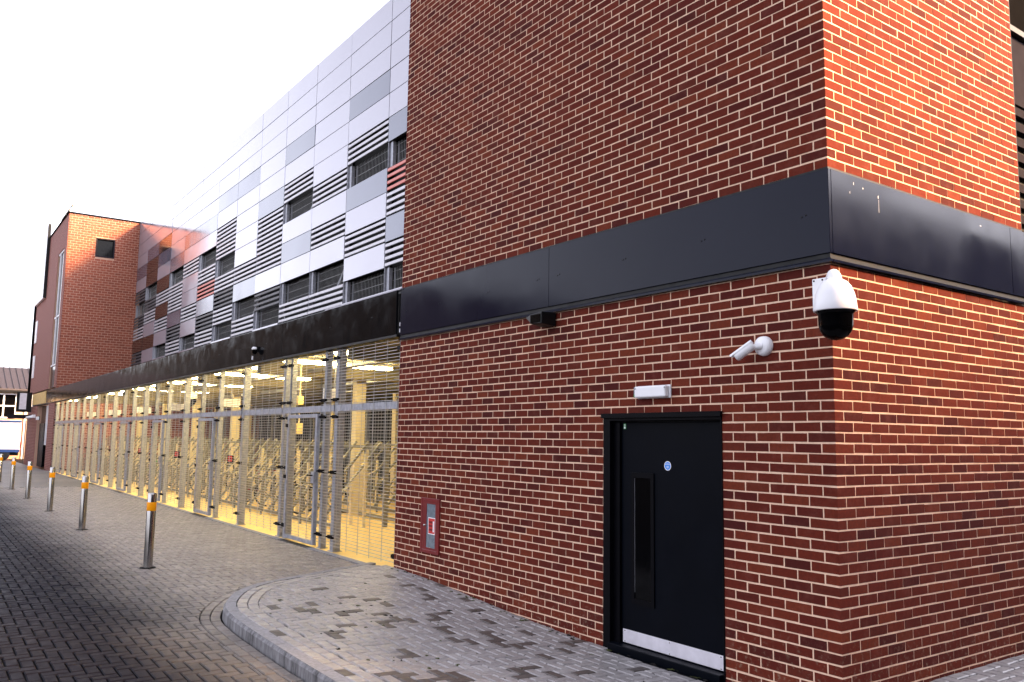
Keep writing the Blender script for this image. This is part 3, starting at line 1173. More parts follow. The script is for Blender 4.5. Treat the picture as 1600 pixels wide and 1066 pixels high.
# backing, mesh screens, frames and sills
bk = MB(); ms = MB(); po = MB(); si = MB(); brc = MB()
for k, colm in enumerate(GRID):
    xr = X0C - PITCH * (k - 1); xl = X0C - PITCH * k
    if k == 12: xl = XE + .02
    for r, c in enumerate(colm):
        zt = ZT - RH * r; zb = zt - RH
        if c in 'LGK':
            bk.box(xl, xr, YP + .005, YP + .06, zb, zt)
        elif c in 'BNR':
            bk.box(xl, xr, YP + .16, YP + .2, zb, zt)
        else:
            x = xl + .05
            while x < xr:
                ms.bar((x, YP + .12, zb), (x, YP + .12, zt), .005); x += .075
            for z in (zb + .1, zb + .3, zb + .5):
                ms.bar((xl, YP + .126, z), (xr, YP + .126, z), .006)
            boxpart('steel_post', (xl + .03, xl + .15, YP + .02, YP + .1, zb, zt), 'galv', park)
            po.box(xl + .19, xl + .22, YP + .13, YP + .16, zb, zt)
            if r == 11:
                boxpart('sill', (xl, xr, YP - .05, YP + .018, zb - .01, zb + .035), 'panel_light', park)
        if c in 'BO' and k < 12:
            po.box(xl - .006, xl + .006, YP - .02, YP + .1, zb, zt)
for k, r, s in ((3, 6, 1), (2, 10, 1), (5, 10, 1), (4, 11, -1), (6, 7, 1)):
    xl = X0C - PITCH * k; zb = ZT - RH * (r + 1)
    a, b_ = (xl + .7, xl + 1.5) if s > 0 else (xl + 1.9, xl + 1.3)
    brc.bar((a, YP + .4, zb - .1), (b_, YP + .4, zb + RH + .1), .07)
bk.build('backing_sheet', 'dark_void', park)
ms.build('mesh_screen', 'wire', park, kind='stuff')
po.build('panel_rails', 'galv', park, kind='stuff')

brc.build('brace', 'galv', park)
# dark decks, roof and hidden walls
st = MB()
for z in (4.5, 7.4, 10.2):
    st.box(XE + .01, -1.0, YP + .3, 16, z, z + .25)
st.box(XE + .01, -1.0, 16, 16.2, -.1, 11.8)
st.box(XE + .01, XE + .2, YP + .3, 16, 3.9, 11.8)
st.build('deck', 'dark_void', park)
boxpart('roof', (XE + .01, -1.0, YP + .06, 16.2, 11.62, 11.8), 'dark_void', park)
# east side seen past the brick corner
for z0, z1, mt in ((6.86, 11.88, 'soffit_dark'), (5.92, 6.78, 'grey_clad')):
    boxpart('cladding_panel', (-1.0, -.965, YP + .1, 14, z0, z1), mt, park)
boxpart('dark_trim', (-1.0, -.9, YP + .1, 14, 6.785, 6.855), 'black', park)
for i in range(12):
    z = 5.76 - i * .19
    boxpart('louvre_slat', (-1.0, -.94, YP + .1, 14, z, z + .1), 'grey_clad', park)
boxpart('end_wall', (-1.06, -1.001, YP + .1, 16, -.1, 11.8), 'dark_void', park)
boxpart('downpipe', (-.16, -.04, YR + .012, YR + .1, -.1, 11.8), 'black', park)

# ---- canopy roof and black fascia over the fence
XS0 = -XL - .07
boxpart('canopy_roof', (-47.6, XS0, .08, YP - .04, 3.62, 3.70), 'dark_void', park)
boxpart('upstand', (XE, XS0, YP - .03, YP + .02, 3.70, 4.955), 'black_gloss', park)
xs = [XS0 - .02] + [X0C + 4.36 * .52 - 4.36 * i for i in range(0, 8)] + [-41.3, -47.6]
xs = sorted(set(xs), reverse=True)
for a, b_ in zip(xs[1:], xs[:-1]):
    mt = 'black_gloss'
    bevel(boxpart('fascia_panel', (a + .003, b_ - .003, -.03, .0, 3.195, 3.79), mt, park), .003, 1)
boxpart('soffit', (-47.6, XS0, -.028, .2, 3.16, 3.192), 'black', park)
boxpart('beam', (-47.6, XS0, .001, .078, 3.195, 3.75), 'dark_void', park)
boxpart('fascia_cap', (-9.0, -6.44, -.034, .06, 3.792, 3.812), 'panel_light', park)
fx = MB()
for i in range(24):
    x = -7.3 - i * 1.45
    for s in (-.02, .02):
        fx.lathe([(0, .004), (.007, .003), (.009, 0)], (x + s, -.0305, 3.5), 8, axis=(0, -1, 0))
fx.build('rivets', 'black', park)
# gap trim beside the brick block with its two small fixings
boxpart('gap_trim', (XS0 - .002, -XL - .002, .02, .16, 3.1, 3.8), 'black', park)
b1 = MB()
for z in (3.33, 3.245):
    b1.box(XS0 + .015, -XL - .02, .006, .0195, z - .025, z + .025)
b1.build('fixing', 'white_paint', park)

# ---- bike store interior
XI0 = XE
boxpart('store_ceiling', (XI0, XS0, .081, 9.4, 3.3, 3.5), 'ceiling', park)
boxpart('end_wall', (-XL - .06, -XL - .005, .17, 9.4, -.1, 3.3), 'beige', park)
bwl = MB()
bwl.box(XI0, -XL - .06, 9.3, 9.4, .0, 3.3)
bwl.build('rear_wall', 'dark_void', park)
lw = MB()
lw.box(XI0, -XL - .06, 6.4, 6.5, .1, .42)
lw.build('kerb_upstand', 'dark_void', park)  # near black colour stands for the unlit car park beyond
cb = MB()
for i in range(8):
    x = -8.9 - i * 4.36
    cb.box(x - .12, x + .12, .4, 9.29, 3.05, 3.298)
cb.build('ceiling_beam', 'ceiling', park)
for y in (2.85, 6.1):
    for i in range(8):
        x = -9.4 - i * 4.36
        boxpart('column', (x - .11, x + .11, y - .11, y + .11, .1, 3.298), 'beige', park)
# services along the ceiling
b1 = MB()
for y, z in ((1.5, 3.16), (3.5, 3.1), (5.0, 3.12)):
    b1.box(XI0 + .2, -XL - .2, y - .12, y + .12, z - .03, z + .03)
b1.build('cable_tray', 'galv', park)

fl = tag(boxpart('bike_store_floor', (XI0, -XL - .02, .0, 9.3, -.3, .104), 'floor'), kind='structure')
ed = MB()
x = -XL - .55
while x > -39.6:
    ed.box(x - .9, x - .006, -.118, -.001, -.1, .106); x -= .906
ed.build('edging', 'kerb', road)

# ceiling lights
LX = []
for i in range(8):
    LX.append((-9.5 - 4.36 * i + (.0 if i == 0 else .1), .98))
    LX.append((-11.75 - 4.36 * i, .95))
    LX.append((-12.05 - 4.36 * i, 2.15))
    LX.append((-9.9 - 4.36 * i, 4.6))
lt = None
ORD = ['first', 'second', 'third', 'fourth', 'fifth', 'sixth', 'seventh', 'eighth']
for li, (x, y) in enumerate(LX):
    if x < -38.8: continue
    if lt is None:
        lt = thing('ceiling_light', 'glowing tube light on the bike store ceiling', 'light', group='lit tubes in the bike store')
        bevel(boxpart('housing', (-.06, .06, -.62, .62, .04, .09), 'white', lt), .004, 1)
        bevel(boxpart('diffuser', (-.05, .05, -.6, .6, -.02, .039), 'lamp', lt), .015, 2)
        o = lt
    else:
        o = copy_tree(lt)
    o.location = (x, y, 3.2)
    o['label'] = 'glowing tube light, ' + ORD[li // 4] + ' from the brick block in the ' + ['front ceiling row', 'staggered front row', 'middle ceiling row', 'back ceiling row'][li % 4]

# ---- rear mesh screen of the store
rs = thing('rear_fence', 'tall galvanised mesh screen along the back of the bike store behind the racks', 'fence')
b1 = MB()
for i in range(16):
    x = -8.3 - i * 2.18
    b1.box(x - .04, x + .04, 6.7, 6.78, .1, 3.04)
b1.build('post', 'galv', rs)
b1 = MB()
for z in np.arange(.35, 3.0, .1):
    b1.bar((XI0 + .1, 6.69, z), (-XL - .1, 6.69, z), .007)
for i in range(160):
    x = -XL - .2 - i * .2
    b1.bar((x, 6.68, .3), (x, 6.68, 3.0), .008)
b1.build('wire_mesh', 'galv', rs, kind='stuff')

# ================================================================== front fence of the bike store
fence = thing('mesh_fence', 'long galvanised post and wire mesh fence below the black fascia', 'fence')
GATES = [(-9.12, -10.42), (-14.72, -15.88), (-19.1, -20.25), (-23.25, -24.4), (-27.6, -28.9), (-32.0, -33.2), (-36.3, -37.5)]
MAIN = [-8.58, -10.82, -13.03, -17.4, -21.7, -26.06, -30.5, -34.85, -39.1]
ZF0, ZF1 = .104, 3.158
post_me = {}


def post(x, big_=False):
    wx, wy = (.11, .12) if big_ else (.085, .09)
    key = (wx, wy)
    if key not in post_me:
        mb = MB(); mb.box(-wx / 2, wx / 2, 0, wy, 0, ZF1 - ZF0)
        post_me[key] = mb.mesh('post', 'galv')
        bp = MB(); bp.box(-wx / 2 - .03, wx / 2 + .03, -.02, wy + .02, 0, .012)
        post_me[key + ('b',)] = bp.mesh('base_plate', 'galv')
    o = bpy.data.objects.new('post', post_me[key]); COL.objects.link(o)
    o.parent = fence; o.location = (x, .045, ZF0)
    p_ = bpy.data.objects.new('base_plate', post_me[key + ('b',)]); COL.objects.link(p_); p_.parent = o
    return o


for x in MAIN: post(x, True)
for a, b_ in GATES:
    post(a + .09); post(b_ - .09)
ZR = 2.25
ends = [-XL - .03] + MAIN
for a, b_ in zip(ends[:-1], ends[1:]):
    o = boxpart('rail', (b_ + .06, a - .06, .03, .1, ZR - .05, ZR + .05), 'galv', fence)
# clamps on the posts
b1 = MB()
for x in MAIN + [g_[0] + .09 for g_ in GATES] + [g_[1] - .09 for g_ in GATES]:
    for z in (.32, 1.28, 2.12, 2.38, 3.02):
        b1.box(x - .085, x + .075, .012, .05, z - .025, z + .025)
        b1.tube([(x - .07, .012, z), (x - .07, -.02, z)], .012, 6)
b1.box(-XL - .075, -XL - .003, .0, .06, .25, .31); b1.box(-XL - .1, -XL - .07, .0, .03, .26, .3)
b1.box(-XL - .09, -XL - .003, .0, .06, 2.98, 3.04)
b1.build('clamps', 'frame', fence, kind='stuff')
edges = sorted([-XL - .03, XI0 + .05] + [v for g_ in GATES for v in g_], reverse=True)
for i in range(0, len(edges), 2):
    a, b_ = edges[i], edges[i + 1]
    mb = MB()
    z = .2
    while z < 3.15:
        if abs(z - ZR) > .06:
            mb.bar((b_, .024, z), (a, .024, z), .0075)
        z += .045
    n = max(1, round((a - b_) / .36))
    for j in range(n + 1):
        x = b_ + (a - b_) * j / n
        mb.bar((x, .018, .17), (x, .018, 3.15), .0075)
    mb.build('wire_mesh', 'wire', fence, kind='stuff')
for a, b_ in GATES:      # fixed mesh over each gate
    mb = MB()
    z = 2.36
    while z < 3.15:
        mb.bar((b_, .024, z), (a, .024, z), .0065); z += .045
    for j in range(5):
        x = b_ + (a - b_) * j / 4
        mb.bar((x, .018, 2.3), (x, .018, 3.15), .0075)
    mb.build('wire_mesh', 'wire', fence, kind='stuff')

# gates
GL = ['galvanised mesh gate nearest the brick block', 'second mesh gate from the brick block, behind the nearest bollard',
      'third mesh gate from the brick block', 'fourth mesh gate from the brick block', 'fifth mesh gate from the brick block',
      'sixth mesh gate, second from the far brick tower', 'last mesh gate beside the far brick tower']
for (a, b_), lab in zip(GATES, GL):
    wd_ = a - b_ - .02
    gt = thing('mesh_gate', lab, 'gate', (b_ + .01, .0, .14), group='mesh gates in the bike store fence')
    for x in (0, wd_ - .07):
        boxpart('stile', (x, x + .07, -.03, .03, 0, 2.03), 'galv', gt)
    for z in (0, 1.97):
        boxpart('rail', (.0705, wd_ - .0705, -.028, .028, z, z + .06), 'galv', gt)
    boxpart('lock_plate', (wd_ - .1, wd_ + .02, -.06, -.031, .95, 1.12), 'galv', gt)
    hb = MB(); hb.tube([(wd_ - .03, -.06, 1.07), (wd_ - .03, -.1, 1.07), (wd_ - .14, -.1, 1.07)], .01, 8)
    hb.build('handle', 'frame', gt)
    hb = MB()
    for z in (.2, 1.0, 1.85):
        hb.box(-.05, .04, -.045, -.031, z - .03, z + .03)
    hb.build('hinge', 'frame', gt)
    mb = MB()
    z = .09
    while z < 1.96:
        mb.bar((.05, .0, z), (wd_ - .05, .0, z), .0065); z += .045
    for j in range(1, 4):
        x = wd_ * j / 4
        mb.bar((x, -.006, .06), (x, -.006, 1.97), .0075)
    mb.build('wire_mesh', 'wire', gt, kind='stuff')
    dg = boxpart('drain_slot', (b_ + .05, a - .05, -.12, -.02, .1065, .11), 'black', road)

# exit signs above the gates, break glass boxes, junction boxes
for i, (a, b_) in enumerate(GATES[:6]):
    if i == 0:
        es = thing('exit_light', 'white box light hung above the nearest gate inside the store', 'light', (-9.72, .5, 2.52))
        bevel(boxpart('case', (-.02, .02, -.2, .2, -.09, .09), 'white', es), .006, 2)
        boxpart('sign_face', (.0205, .024, -.17, .03, -.07, .07), 'kick', es)
        boxpart('hanger', (-.006, .006, -.01, .01, .09, .78), 'galv', es)
        o = es
    else:
        o = copy_tree(es)
        o.location = ((a + b_) / 2, .5, 2.52)
        o['label'] = ['', 'white box light hung inside the store above the second gate', 'white box light hung inside the store above the third gate', 'white box light hung inside above the fourth gate', 'white box light hung inside above the fifth gate', 'white box light hung inside above the sixth gate'][i]
    o['group'] = 'exit lights above the gates'
    if i == 0:
        rb = thing('release_box', 'red emergency release box on the post of the nearest gate', 'switch', (-8.95, .3, 1.32))
        bevel(boxpart('case', (-.03, .03, -.055, .055, -.08, .08), 'red_bright', rb), .006, 1)
        boxpart('button', (.0305, .04, -.025, .025, -.03, .03), 'red', rb)
        boxpart('back_plate', (-.045, -.031, -.07, .12, -.14, .11), 'black', rb)
        o = rb
    else:
        o = copy_tree(rb)
        o.location = (a + .2, .3, 1.32)
        o['label'] = 'red release box on the post beside the ' + ['', 'second', 'third', 'fourth', 'fifth', 'sixth'][i] + ' gate from the brick block'
    o['group'] = 'red release boxes beside the gates'
    o.scale = (.7, .7, .7)
for z, h, nm, lab in ((2.5, .16, 'junction_box', 'upper pair of cream junction boxes on a rod inside the store'), (1.95, .2, 'junction_box', 'lower pair of cream junction boxes under the mid rail inside the store')):
    jb = thing(nm, lab, 'box', (-12.35, .75, z))
    bevel(boxpart('case', (-.05, .05, -.14, .06, -h, h * .6), 'yellow_box', jb), .006, 1)
    bevel(boxpart('small_case', (-.05, .05, .12, .24, -h * .5, h * .6), 'yellow_box', jb), .006, 1)
    boxpart('conduit', (-.012, .012, .165, .19, h * .6, 3.28 - z if z > 2.2 else .3), 'beige', jb)

# cameras along the store
sc_ = thing('security_camera', 'small white camera with black eyeball on the black fascia over the fence', 'camera', (-12.1, -.035, 3.42))
b1 = MB(); b1.lathe([(0, .045), (.03, .042), (.05, .02), (.052, 0), (.045, -.01)], (0, -.06, 0), 16); b1.build('cover', 'white', sc_)
b1 = MB(); b1.lathe([(.05, -.01), (.045, -.06), (.03, -.09), (0, -.1)], (0, -.06, 0), 16); b1.build('eyeball', 'glass_dark', sc_)
boxpart('mount', (-.04, .04, -.03, 0, -.05, .05), 'black', sc_)
b1 = MB(); b1.bar((-.005, -.09, -.13), (-.012, -.09, -.2), .02); b1.build('tail', 'white', sc_)
d2 = thing('security_camera', 'white dome camera inside the store behind the fifth fence post', 'camera', (-19.0, .6, 2.72))
b1 = MB(); b1.lathe([(.02, .45), (.022, .2), (.1, .18), (.16, .08), (.17, 0), (.15, 0)], (0, 0, 0), 20); b1.build('housing', 'white', d2)
b1 = MB(); b1.lathe([(.14, 0), (.13, -.08), (.08, -.16), (0, -.19)], (0, 0, 0), 20); b1.build('globe', 'glass_dark', d2)
d3 = thing('security_camera', 'white bullet camera inside the store beside the column near the brick wall', 'camera', (-9.35, 2.6, 2.45))
b1 = MB(); b1.lathe([(0, 0), (.05, .0), (.055, .02), (.055, .2), (0, .2)], (0, 0, 0), 14, axis=(.9, -.4, -.1)); b1.build('camera_body', 'white', d3)
b1 = MB(); b1.lathe([(0, .202), (.035, .202)], (0, 0, 0), 14, axis=(.9, -.4, -.1)); b1.build('lens', 'black', d3)
b1 = MB(); b1.bar((.03, .02, 0), (.0, .25, .06), .03); b1.build('arm', 'frame', d3)

# ---- two tier racks
def make_rack(nx):
    rk = thing('bike_rack', 'two tier rack', 'bike rack')
    L = 3.9
    for z, y in ((1.62, 2.35), (.16, 1.35), (.16, 2.9)):
        boxpart('beam', (0, L, y - .03, y + .03, z - .03, z + .03), 'galv_light', rk)
    for x in (.05, L - .05):
        boxpart('upright', (x - .04, x + .04, 2.3, 2.38, .105, 1.59), 'galv_light', rk)
    for i in range(nx):
        x = .25 + i * (L - .5) / (nx - 1)
        mb = MB(); mb.bar((x, 1.1, .22), (x, 2.32, 1.72), .045, .04)
        mb.build('channel', 'galv_light', rk)
        if i % 2 == 0:
            mb = MB(); mb.tube([(x + .12, 1.12, .11), (x + .12, 1.12, .78), (x + .12, 1.17, .88), (x + .12, 1.3, .9), (x + .12, 1.38, .84), (x + .12, 1.4, .11)], .024, 8)
            mb.build('hoop', 'galv_light', rk)
        mb = MB(); mb.bar((x + .2, 1.9, .105), (x + .2, 1.9, 1.5 - .25 * (i % 3)), .05); mb.bar((x + .2, 1.9, 1.25 - .25 * (i % 3)), (x + .05, 1.55, .8), .03)
        mb.build('support', 'beige', rk)
        mb = MB(); mb.tube([(x, 1.32, .5), (x - .03, 1.2, .62), (x + .03, 1.16, .66), (x, 1.28, .7)], .014, 6)
        mb.build('clip', 'galv_light', rk)
    return rk


RL = ['first two tier bike rack behind the nearest gate', 'second two tier bike rack from the brick block', 'third two tier bike rack from the brick block',
      'fourth two tier bike rack from the brick block', 'fifth two tier bike rack from the brick block', 'sixth two tier bike rack from the brick block', 'seventh and last two tier bike rack by the tower']
rk0 = make_rack(7)
for i in range(7):
    o = rk0 if i == 0 else copy_tree(rk0)
    o.location = (-15.2 - 4.1 * i, .0, 0)
    o['label'] = RL[i]; o['group'] = 'two tier bike racks in the store'

for i in range(6):
    o = copy_tree(rk0)
    o.location = (-16.9 - 4.1 * i, 2.5, 0)
    o['label'] = 'back row bike rack, ' + ORD[i] + ' from the brick block, seen through the mesh'
    o['group'] = 'two tier bike racks in the store'

# hoop stands near the brick block
hs0 = None
for i, (x, y) in enumerate(((-8.2, 1.6), (-8.75, 1.6))):
    if hs0 is None:
        hs0 = thing('hoop_stand', 'low steel hoop stand on the cream floor closest to the brick wall', 'bike stand')
        mb = MB(); mb.tube([(0, 0, 0), (0, 0, .66), (0, .06, .78), (0, .2, .83), (0, .4, .83), (0, .54, .78), (0, .6, .66), (0, .6, 0)], .026, 10)
        mb.build('hoop', 'galv_light', hs0)
        mb = MB()
        for y_ in (0, .6): mb.lathe([(.07, .0), (.07, .012), (.03, .014)], (0, y_, 0), 12)
        mb.build('base_plate', 'galv_light', hs0)
        mb = MB(); mb.bar((0, .0, .22), (0, .6, .22), .03); mb.build('cross_bar', 'galv_light', hs0)
        o = hs0
    else:
        o = copy_tree(hs0); o['label'] = 'low steel hoop stand just left of the one closest to the brick wall'
    o.location = (x, y, .104); o['group'] = 'hoop stands on the store floor'
pl = thing('pole', 'slim white pole on the store floor behind the first mesh panel', 'pole', (-8.9, 2.6, .104))
mb = MB(); mb.tube([(0, 0, 0), (0, 0, 1.25)], .035, 10); mb.build('shaft', 'galv_light', pl)
mb = MB(); mb.lathe([(.05, 0), (.05, .04), (0, .06)], (0, 0, 1.25), 10); mb.build('cap', 'galv_light', pl)

# ---- bicycles
def make_bike(colm):
    bk_ = thing('bicycle', 'bicycle', 'bicycle')
    R = .33
    for x in (0, 1.02):
        mb = MB()
        mb.tube([(x + R * math.cos(a), 0, R + R * math.sin(a)) for a in np.linspace(0, 2 * math.pi, 21)[:-1]], .02, 6, closed=True)
        wl = mb.build('wheel', 'rubber', bk_)
        mb = MB()
        for a in np.linspace(0, 2 * math.pi, 11)[:-1]:
            mb.bar((x, 0, R), (x + R * math.cos(a), 0, R + R * math.sin(a)), .004)
        mb.tube([(x, -.05, R), (x, .05, R)], .02, 8)
        mb.build('spokes', 'galv', wl)
    mb = MB()
    bb, st_, hd_, rw, fw = (.43, 0, .29), (.3, 0, .82), (.86, 0, .86), (0, 0, R), (1.02, 0, R)
    for a, b_ in ((bb, st_), (bb, hd_), ((.33, 0, .72), (.84, 0, .8)), (bb, rw), ((.32, 0, .74), rw), (hd_, fw)):
        mb.tube([a, b_], .018, 8)
    mb.build('frame', colm, bk_)
    mb = MB(); mb.add([(.12, -.07, .86), (.12, .07, .86), (.42, .02, .88), (.42, -.02, .88), (.14, -.06, .92), (.14, .06, .92), (.4, .015, .92), (.4, -.015, .92)],
                      [(0, 1, 2, 3), (4, 7, 6, 5), (0, 4, 5, 1), (1, 5, 6, 2), (2, 6, 7, 3), (3, 7, 4, 0)])
    mb.build('saddle', 'rubber', bk_)
    mb = MB(); mb.tube([(.8, -.28, 1.0), (.88, -.1, .98), (.87, 0, .97), (.88, .1, .98), (.8, .28, 1.0)], .014, 8); mb.tube([(.86, 0, .84), (.87, 0, .98)], .016, 8)
    mb.build('handlebar', 'frame', bk_)
    mb = MB(); mb.lathe([(.09, -.004), (.09, .004)], (.43, -.05, .29), 16, axis=(0, 1, 0)); mb.bar((.43, -.08, .29), (.52, -.08, .16), .02)
    mb.build('crank', 'frame', bk_)
    return bk_


BK = [(-14.6, 1.05, 'frame', 'black bicycle in the second bay behind the fence, wheel just above the floor'),
      (-16.9, 1.1, 'frame', 'dark bicycle parked just right of the fourth fence post'),
      (-18.4, 1.0, 'red', 'dark red bicycle in the rack behind the third gate'),
      (-22.3, 1.0, 'frame', 'black bicycle in the rack left of the third gate'),
      (-25.2, 1.0, 'van_blue', 'blue framed bicycle in the rack behind the fourth gate'),
      (-29.5, 1.0, 'green', 'green framed bicycle in the far racks'),
      (-33.6, 1.0, 'red', 'red framed bicycle in the farthest racks')]
for x, y, c, lab in BK:
    o = make_bike(c)
    o['label'] = lab; o['group'] = 'bicycles in the store'
    o.location = (x, y + .9, .11); o.rotation_euler = (0, 0, R_(84))

# ================================================================== far brick tower
tower = thing('brick_tower', 'far brick stair tower with a square window at the end of the fence', 'tower')
TX0, TX1, TD = -49.8, XE, 3.07
tw = MB()
wy0, wy1, wz0, wz1 = 1.18, 2.0, 9.98, 10.88
tw.box(TX1 - .3, TX1 - .012, .012, 9.3, -.1, 3.15)
tw.box(TX1 - .3, TX1 - .012, .012, TD + .5, 3.15, wz0)
tw.box(TX1 - .3, TX1 - .012, .012, wy0, wz0, wz1); tw.box(TX1 - .3, TX1 - .012, wy1, TD + .5, wz0, wz1)
tw.box(TX1 - .3, TX1 - .012, .012, TD + .5, wz1, 11.86)
tw.box(TX0, -42.0, .002, .3, 3.86, 11.86); tw.box(-40.0, TX1 - .3, .002, .3, 3.86, 11.86); tw.box(-42.0, -40.0, .002, .3, 10.36, 11.86)
tw.box(-41.2, TX1 - .3, .002, .3, -.1, 3.15); tw.box(TX0, -45.5, .002, .3, -.1, 3.15)
tw.box(-45.5, -41.2, .3, .5, -.1, 3.15)
tw.box(TX0, TX0 + .3, .3, TD + .5, -.1, 11.86)
tw.build('wall', 'mortar_far', tower)
# front face: bricks are far below a pixel, the material carries them
m, t, b = nodes_of('far_brick_face')
sp = N(t, 'ShaderNodeSeparateXYZ'); t.links.new(world_pos(t), sp.inputs[0])
cb_ = N(t, 'ShaderNodeCombineXYZ'); t.links.new(sp.outputs['X'], cb_.inputs['X']); t.links.new(sp.outputs['Z'], cb_.inputs['Y'])
br = N(t, 'ShaderNodeTexBrick')
for k_, v_ in (('Scale', 1.0), ('Brick Width', .225), ('Row Height', .075), ('Mortar Size', .006)):
    br.inputs[k_].default_value = v_
br.inputs['Color1'].default_value = (.2, .05, .038, 1); br.inputs['Color2'].default_value = (.16, .042, .034, 1); br.inputs['Mortar'].default_value = (.45, .25, .2, 1)
t.links.new(cb_.outputs[0], br.inputs['Vector']); t.links.new(br.outputs['Color'], b.inputs['Base Color']); b.inputs['Roughness'].default_value = .85
MAT['far_face'] = m
ff = MB()
for a, b_, c, d in ((TX0, -42.0, 3.86, 11.86), (-40.0, TX1, 3.86, 11.86), (-42.0, -40.0, 10.36, 11.86), (-41.2, TX1 - .02, -.1, 3.15), (TX0, -45.5, -.1, 3.15)):
    ff.box(a, b_, -.012, .0, c, d)
ff.build('front_face', 'far_face', tower)
tb = MB(); tb_ = []
CH, CL = .115, .26
z = 0.0; r = 0
while z < 11.8:
    y = 0.0 - (CL / 2 if r % 2 else 0)
    ymax = 9.2 if z < 3.0 else TD
    while y < ymax:
        ya, yb = max(y + .012, .001), min(y + CL - .012, ymax)
        za, zb = z + .012, min(z + CH - .012, 11.86)
        sg2 = [(ya, yb)]
        if za < wz1 and zb > wz0:
            sg2 = [q for q in ((ya, min(yb, wy0)), (max(ya, wy1), yb))]
        for ya, yb in sg2:
            if yb - ya < .03: continue
            tb.box(TX1 - .05, TX1 + rng.normal(0, .002), ya, yb, za, zb, skip=('x0',))
        y += CL
    z += CH; r += 1
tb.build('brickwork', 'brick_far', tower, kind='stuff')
boxpart('coping', (TX0 - .05, TX1 + .05, -.06, TD + .4, 11.861, 11.92), 'soffit_dark', tower)
wn = boxpart('window', (TX1 - .16, TX1 - .12, wy0 + .02, wy1 - .02, wz0 + .02, wz1 - .02), 'glass_dark', tower)
fr_ = MB()
fr_.box(TX1 - .115, TX1 + .01, wy0, wy0 + .06, wz0, wz1); fr_.box(TX1 - .115, TX1 + .01, wy1 - .06, wy1, wz0, wz1)
fr_.box(TX1 - .115, TX1 + .01, wy0 + .0605, wy1 - .0605, wz1 - .06, wz1); fr_.box(TX1 - .115, TX1 + .02, wy0 + .0605, wy1 - .0605, wz0, wz0 + .06)
fr_.build('frame', 'grey_clad', wn)
# strip window on the front
sw = boxpart('strip_window', (-41.98, -40.02, .06, .1, 3.9, 10.35), 'glass_dark', tower)
f2 = MB()
for x in (-41.3, -40.12):
    f2.box(x, x + .07, .0, .058, 4.9, 10.3)
for z in (4.9, 7.2, 10.28):
    f2.box(-41.95, -40.02, .02, .055, z, z + .07)
f2.build('frame', 'white_paint', sw)
lw_ = boxpart('strip_window', (-45.48, -41.22, .2, .24, .15, 3.1), 'glass_dark', tower)
f2 = MB()
for x in (-42.9, -42.3, -41.6):
    f2.box(x, x + .12, .1, .198, 1.2, 3.1)
f2.build('frame', 'white_paint', lw_)
boxpart('door', (-45.3, -43.4, .12, .18, .12, 2.25), 'frame', tower)
# panels and ladder rail at the outer end
boxpart('white_panel', (-49.5, -45.6, -.14, -.02, 8.7, 12.6), 'white_paint', tower)
boxpart('panel_edge', (-45.59, -45.5, -.16, -.02, 8.7, 12.6), 'black', tower)
for z in (4.7, 6.6):
    boxpart('side_window', (-48.9, -48.2, -.05, -.013, z, z + 1.2), 'white_paint', tower)
boxpart('dark_pilaster', (TX0 - .35, TX0 + .4, -.06, .3, 3.9, 9.4), 'soffit_dark', tower)
b1 = MB()
for x in (-44.9, -43.4, -42.2, -41.2):
    b1.tube([(x, .35, 11.92), (x, .35, 12.75)], .025, 6)
b1.tube([(-44.9, .35, 12.75), (-41.2, .35, 12.75)], .025, 6); b1.tube([(-44.9, .35, 12.3), (-41.2, .35, 12.3)], .02, 6)
b1.build('guard_rail', 'galv_light', tower)
bx = boxpart('lit_band', (-47.55, -42.3, -.05, -.0325, 3.21, 3.78), 'painted_warm_light', tower)  # yellow light on the fascia end, painted as its colour
sg_ = thing('projecting_sign', 'black framed box sign projecting at the far end of the fascia', 'sign', (-47.9, -.2, 2.6))
boxpart('frame', (-.1, .1, -.55, .15, .25, 1.3), 'black', sg_)
boxpart('face', (.1005, .11, -.42, -.1, .4, 1.25), 'kick', sg_)
boxpart('bracket', (-.1, .1, -.9, .2, -.1, .12), 'grey_clad', sg_)
fc_ = thing('security_camera', 'small white bullet camera on the far tower above its door', 'camera', (-46.2, -.05, 2.6))
b1 = MB(); b1.lathe([(0, 0), (.07, .01), (.07, .4), (0, .4)], (.1, -.1, 0), 10, axis=(-.8, -.5, -.15)); b1.build('camera_body', 'white', fc_)
boxpart('mount', (.0, .2, -.12, .03, -.06, .1), 'white', fc_)
fl_ = thing('wall_light', 'small white bulkhead light over the far tower door', 'light', (-44.6, -.02, 2.5))
boxpart('case', (-.2, .2, -.1, .0, -.08, .08), 'white', fl_)
boxpart('base', (-.22, .22, .0005, .03, -.1, .1), 'black', fl_)

# ================================================================== unseen buildings added for reflections and shade
def unseen_building(label, x0, x1, y0, y1, h, face, n, group=None):
    o = thing('unseen_shade_building', label, 'building', ((x0 + x1) / 2, (y0 + y1) / 2, 0))
    hx, hy = (x1 - x0) / 2, (y1 - y0) / 2
    boxpart('wall', (-hx, hx, -hy, hy, -.1, h), 'unseen_dark', o)
    boxpart('unseen_parapet', (-hx - .06, hx + .06, -hy - .06, hy + .06, h + .001, h + .2), 'soffit_dark', o)
    L = (x1 - x0) if face == 'y' else (y1 - y0)
    me = None
    for i in range(n):
        c = -L / 2 + L * (i + .5) / n
        for z in np.arange(1.0, h - 1.8, 2.9):
            if face == 'y': boxpart('window', (c - .6, c + .6, hy + .002, hy + .03, z, z + 1.4), 'glass_dark', o)
            else: boxpart('window', (-hx - .03, -hx - .002, c - .6, c + .6, z, z + 1.4), 'glass_dark', o)
    return o


unseen_building('unseen long building across the road, added for dark reflections in the fascia', -150, -35, -30, -15, 9.6, 'y', 26)
unseen_building('unseen building behind the viewer, added to shade the side wall', 10, 24, -16, 40, 8.6, 'x', 13)

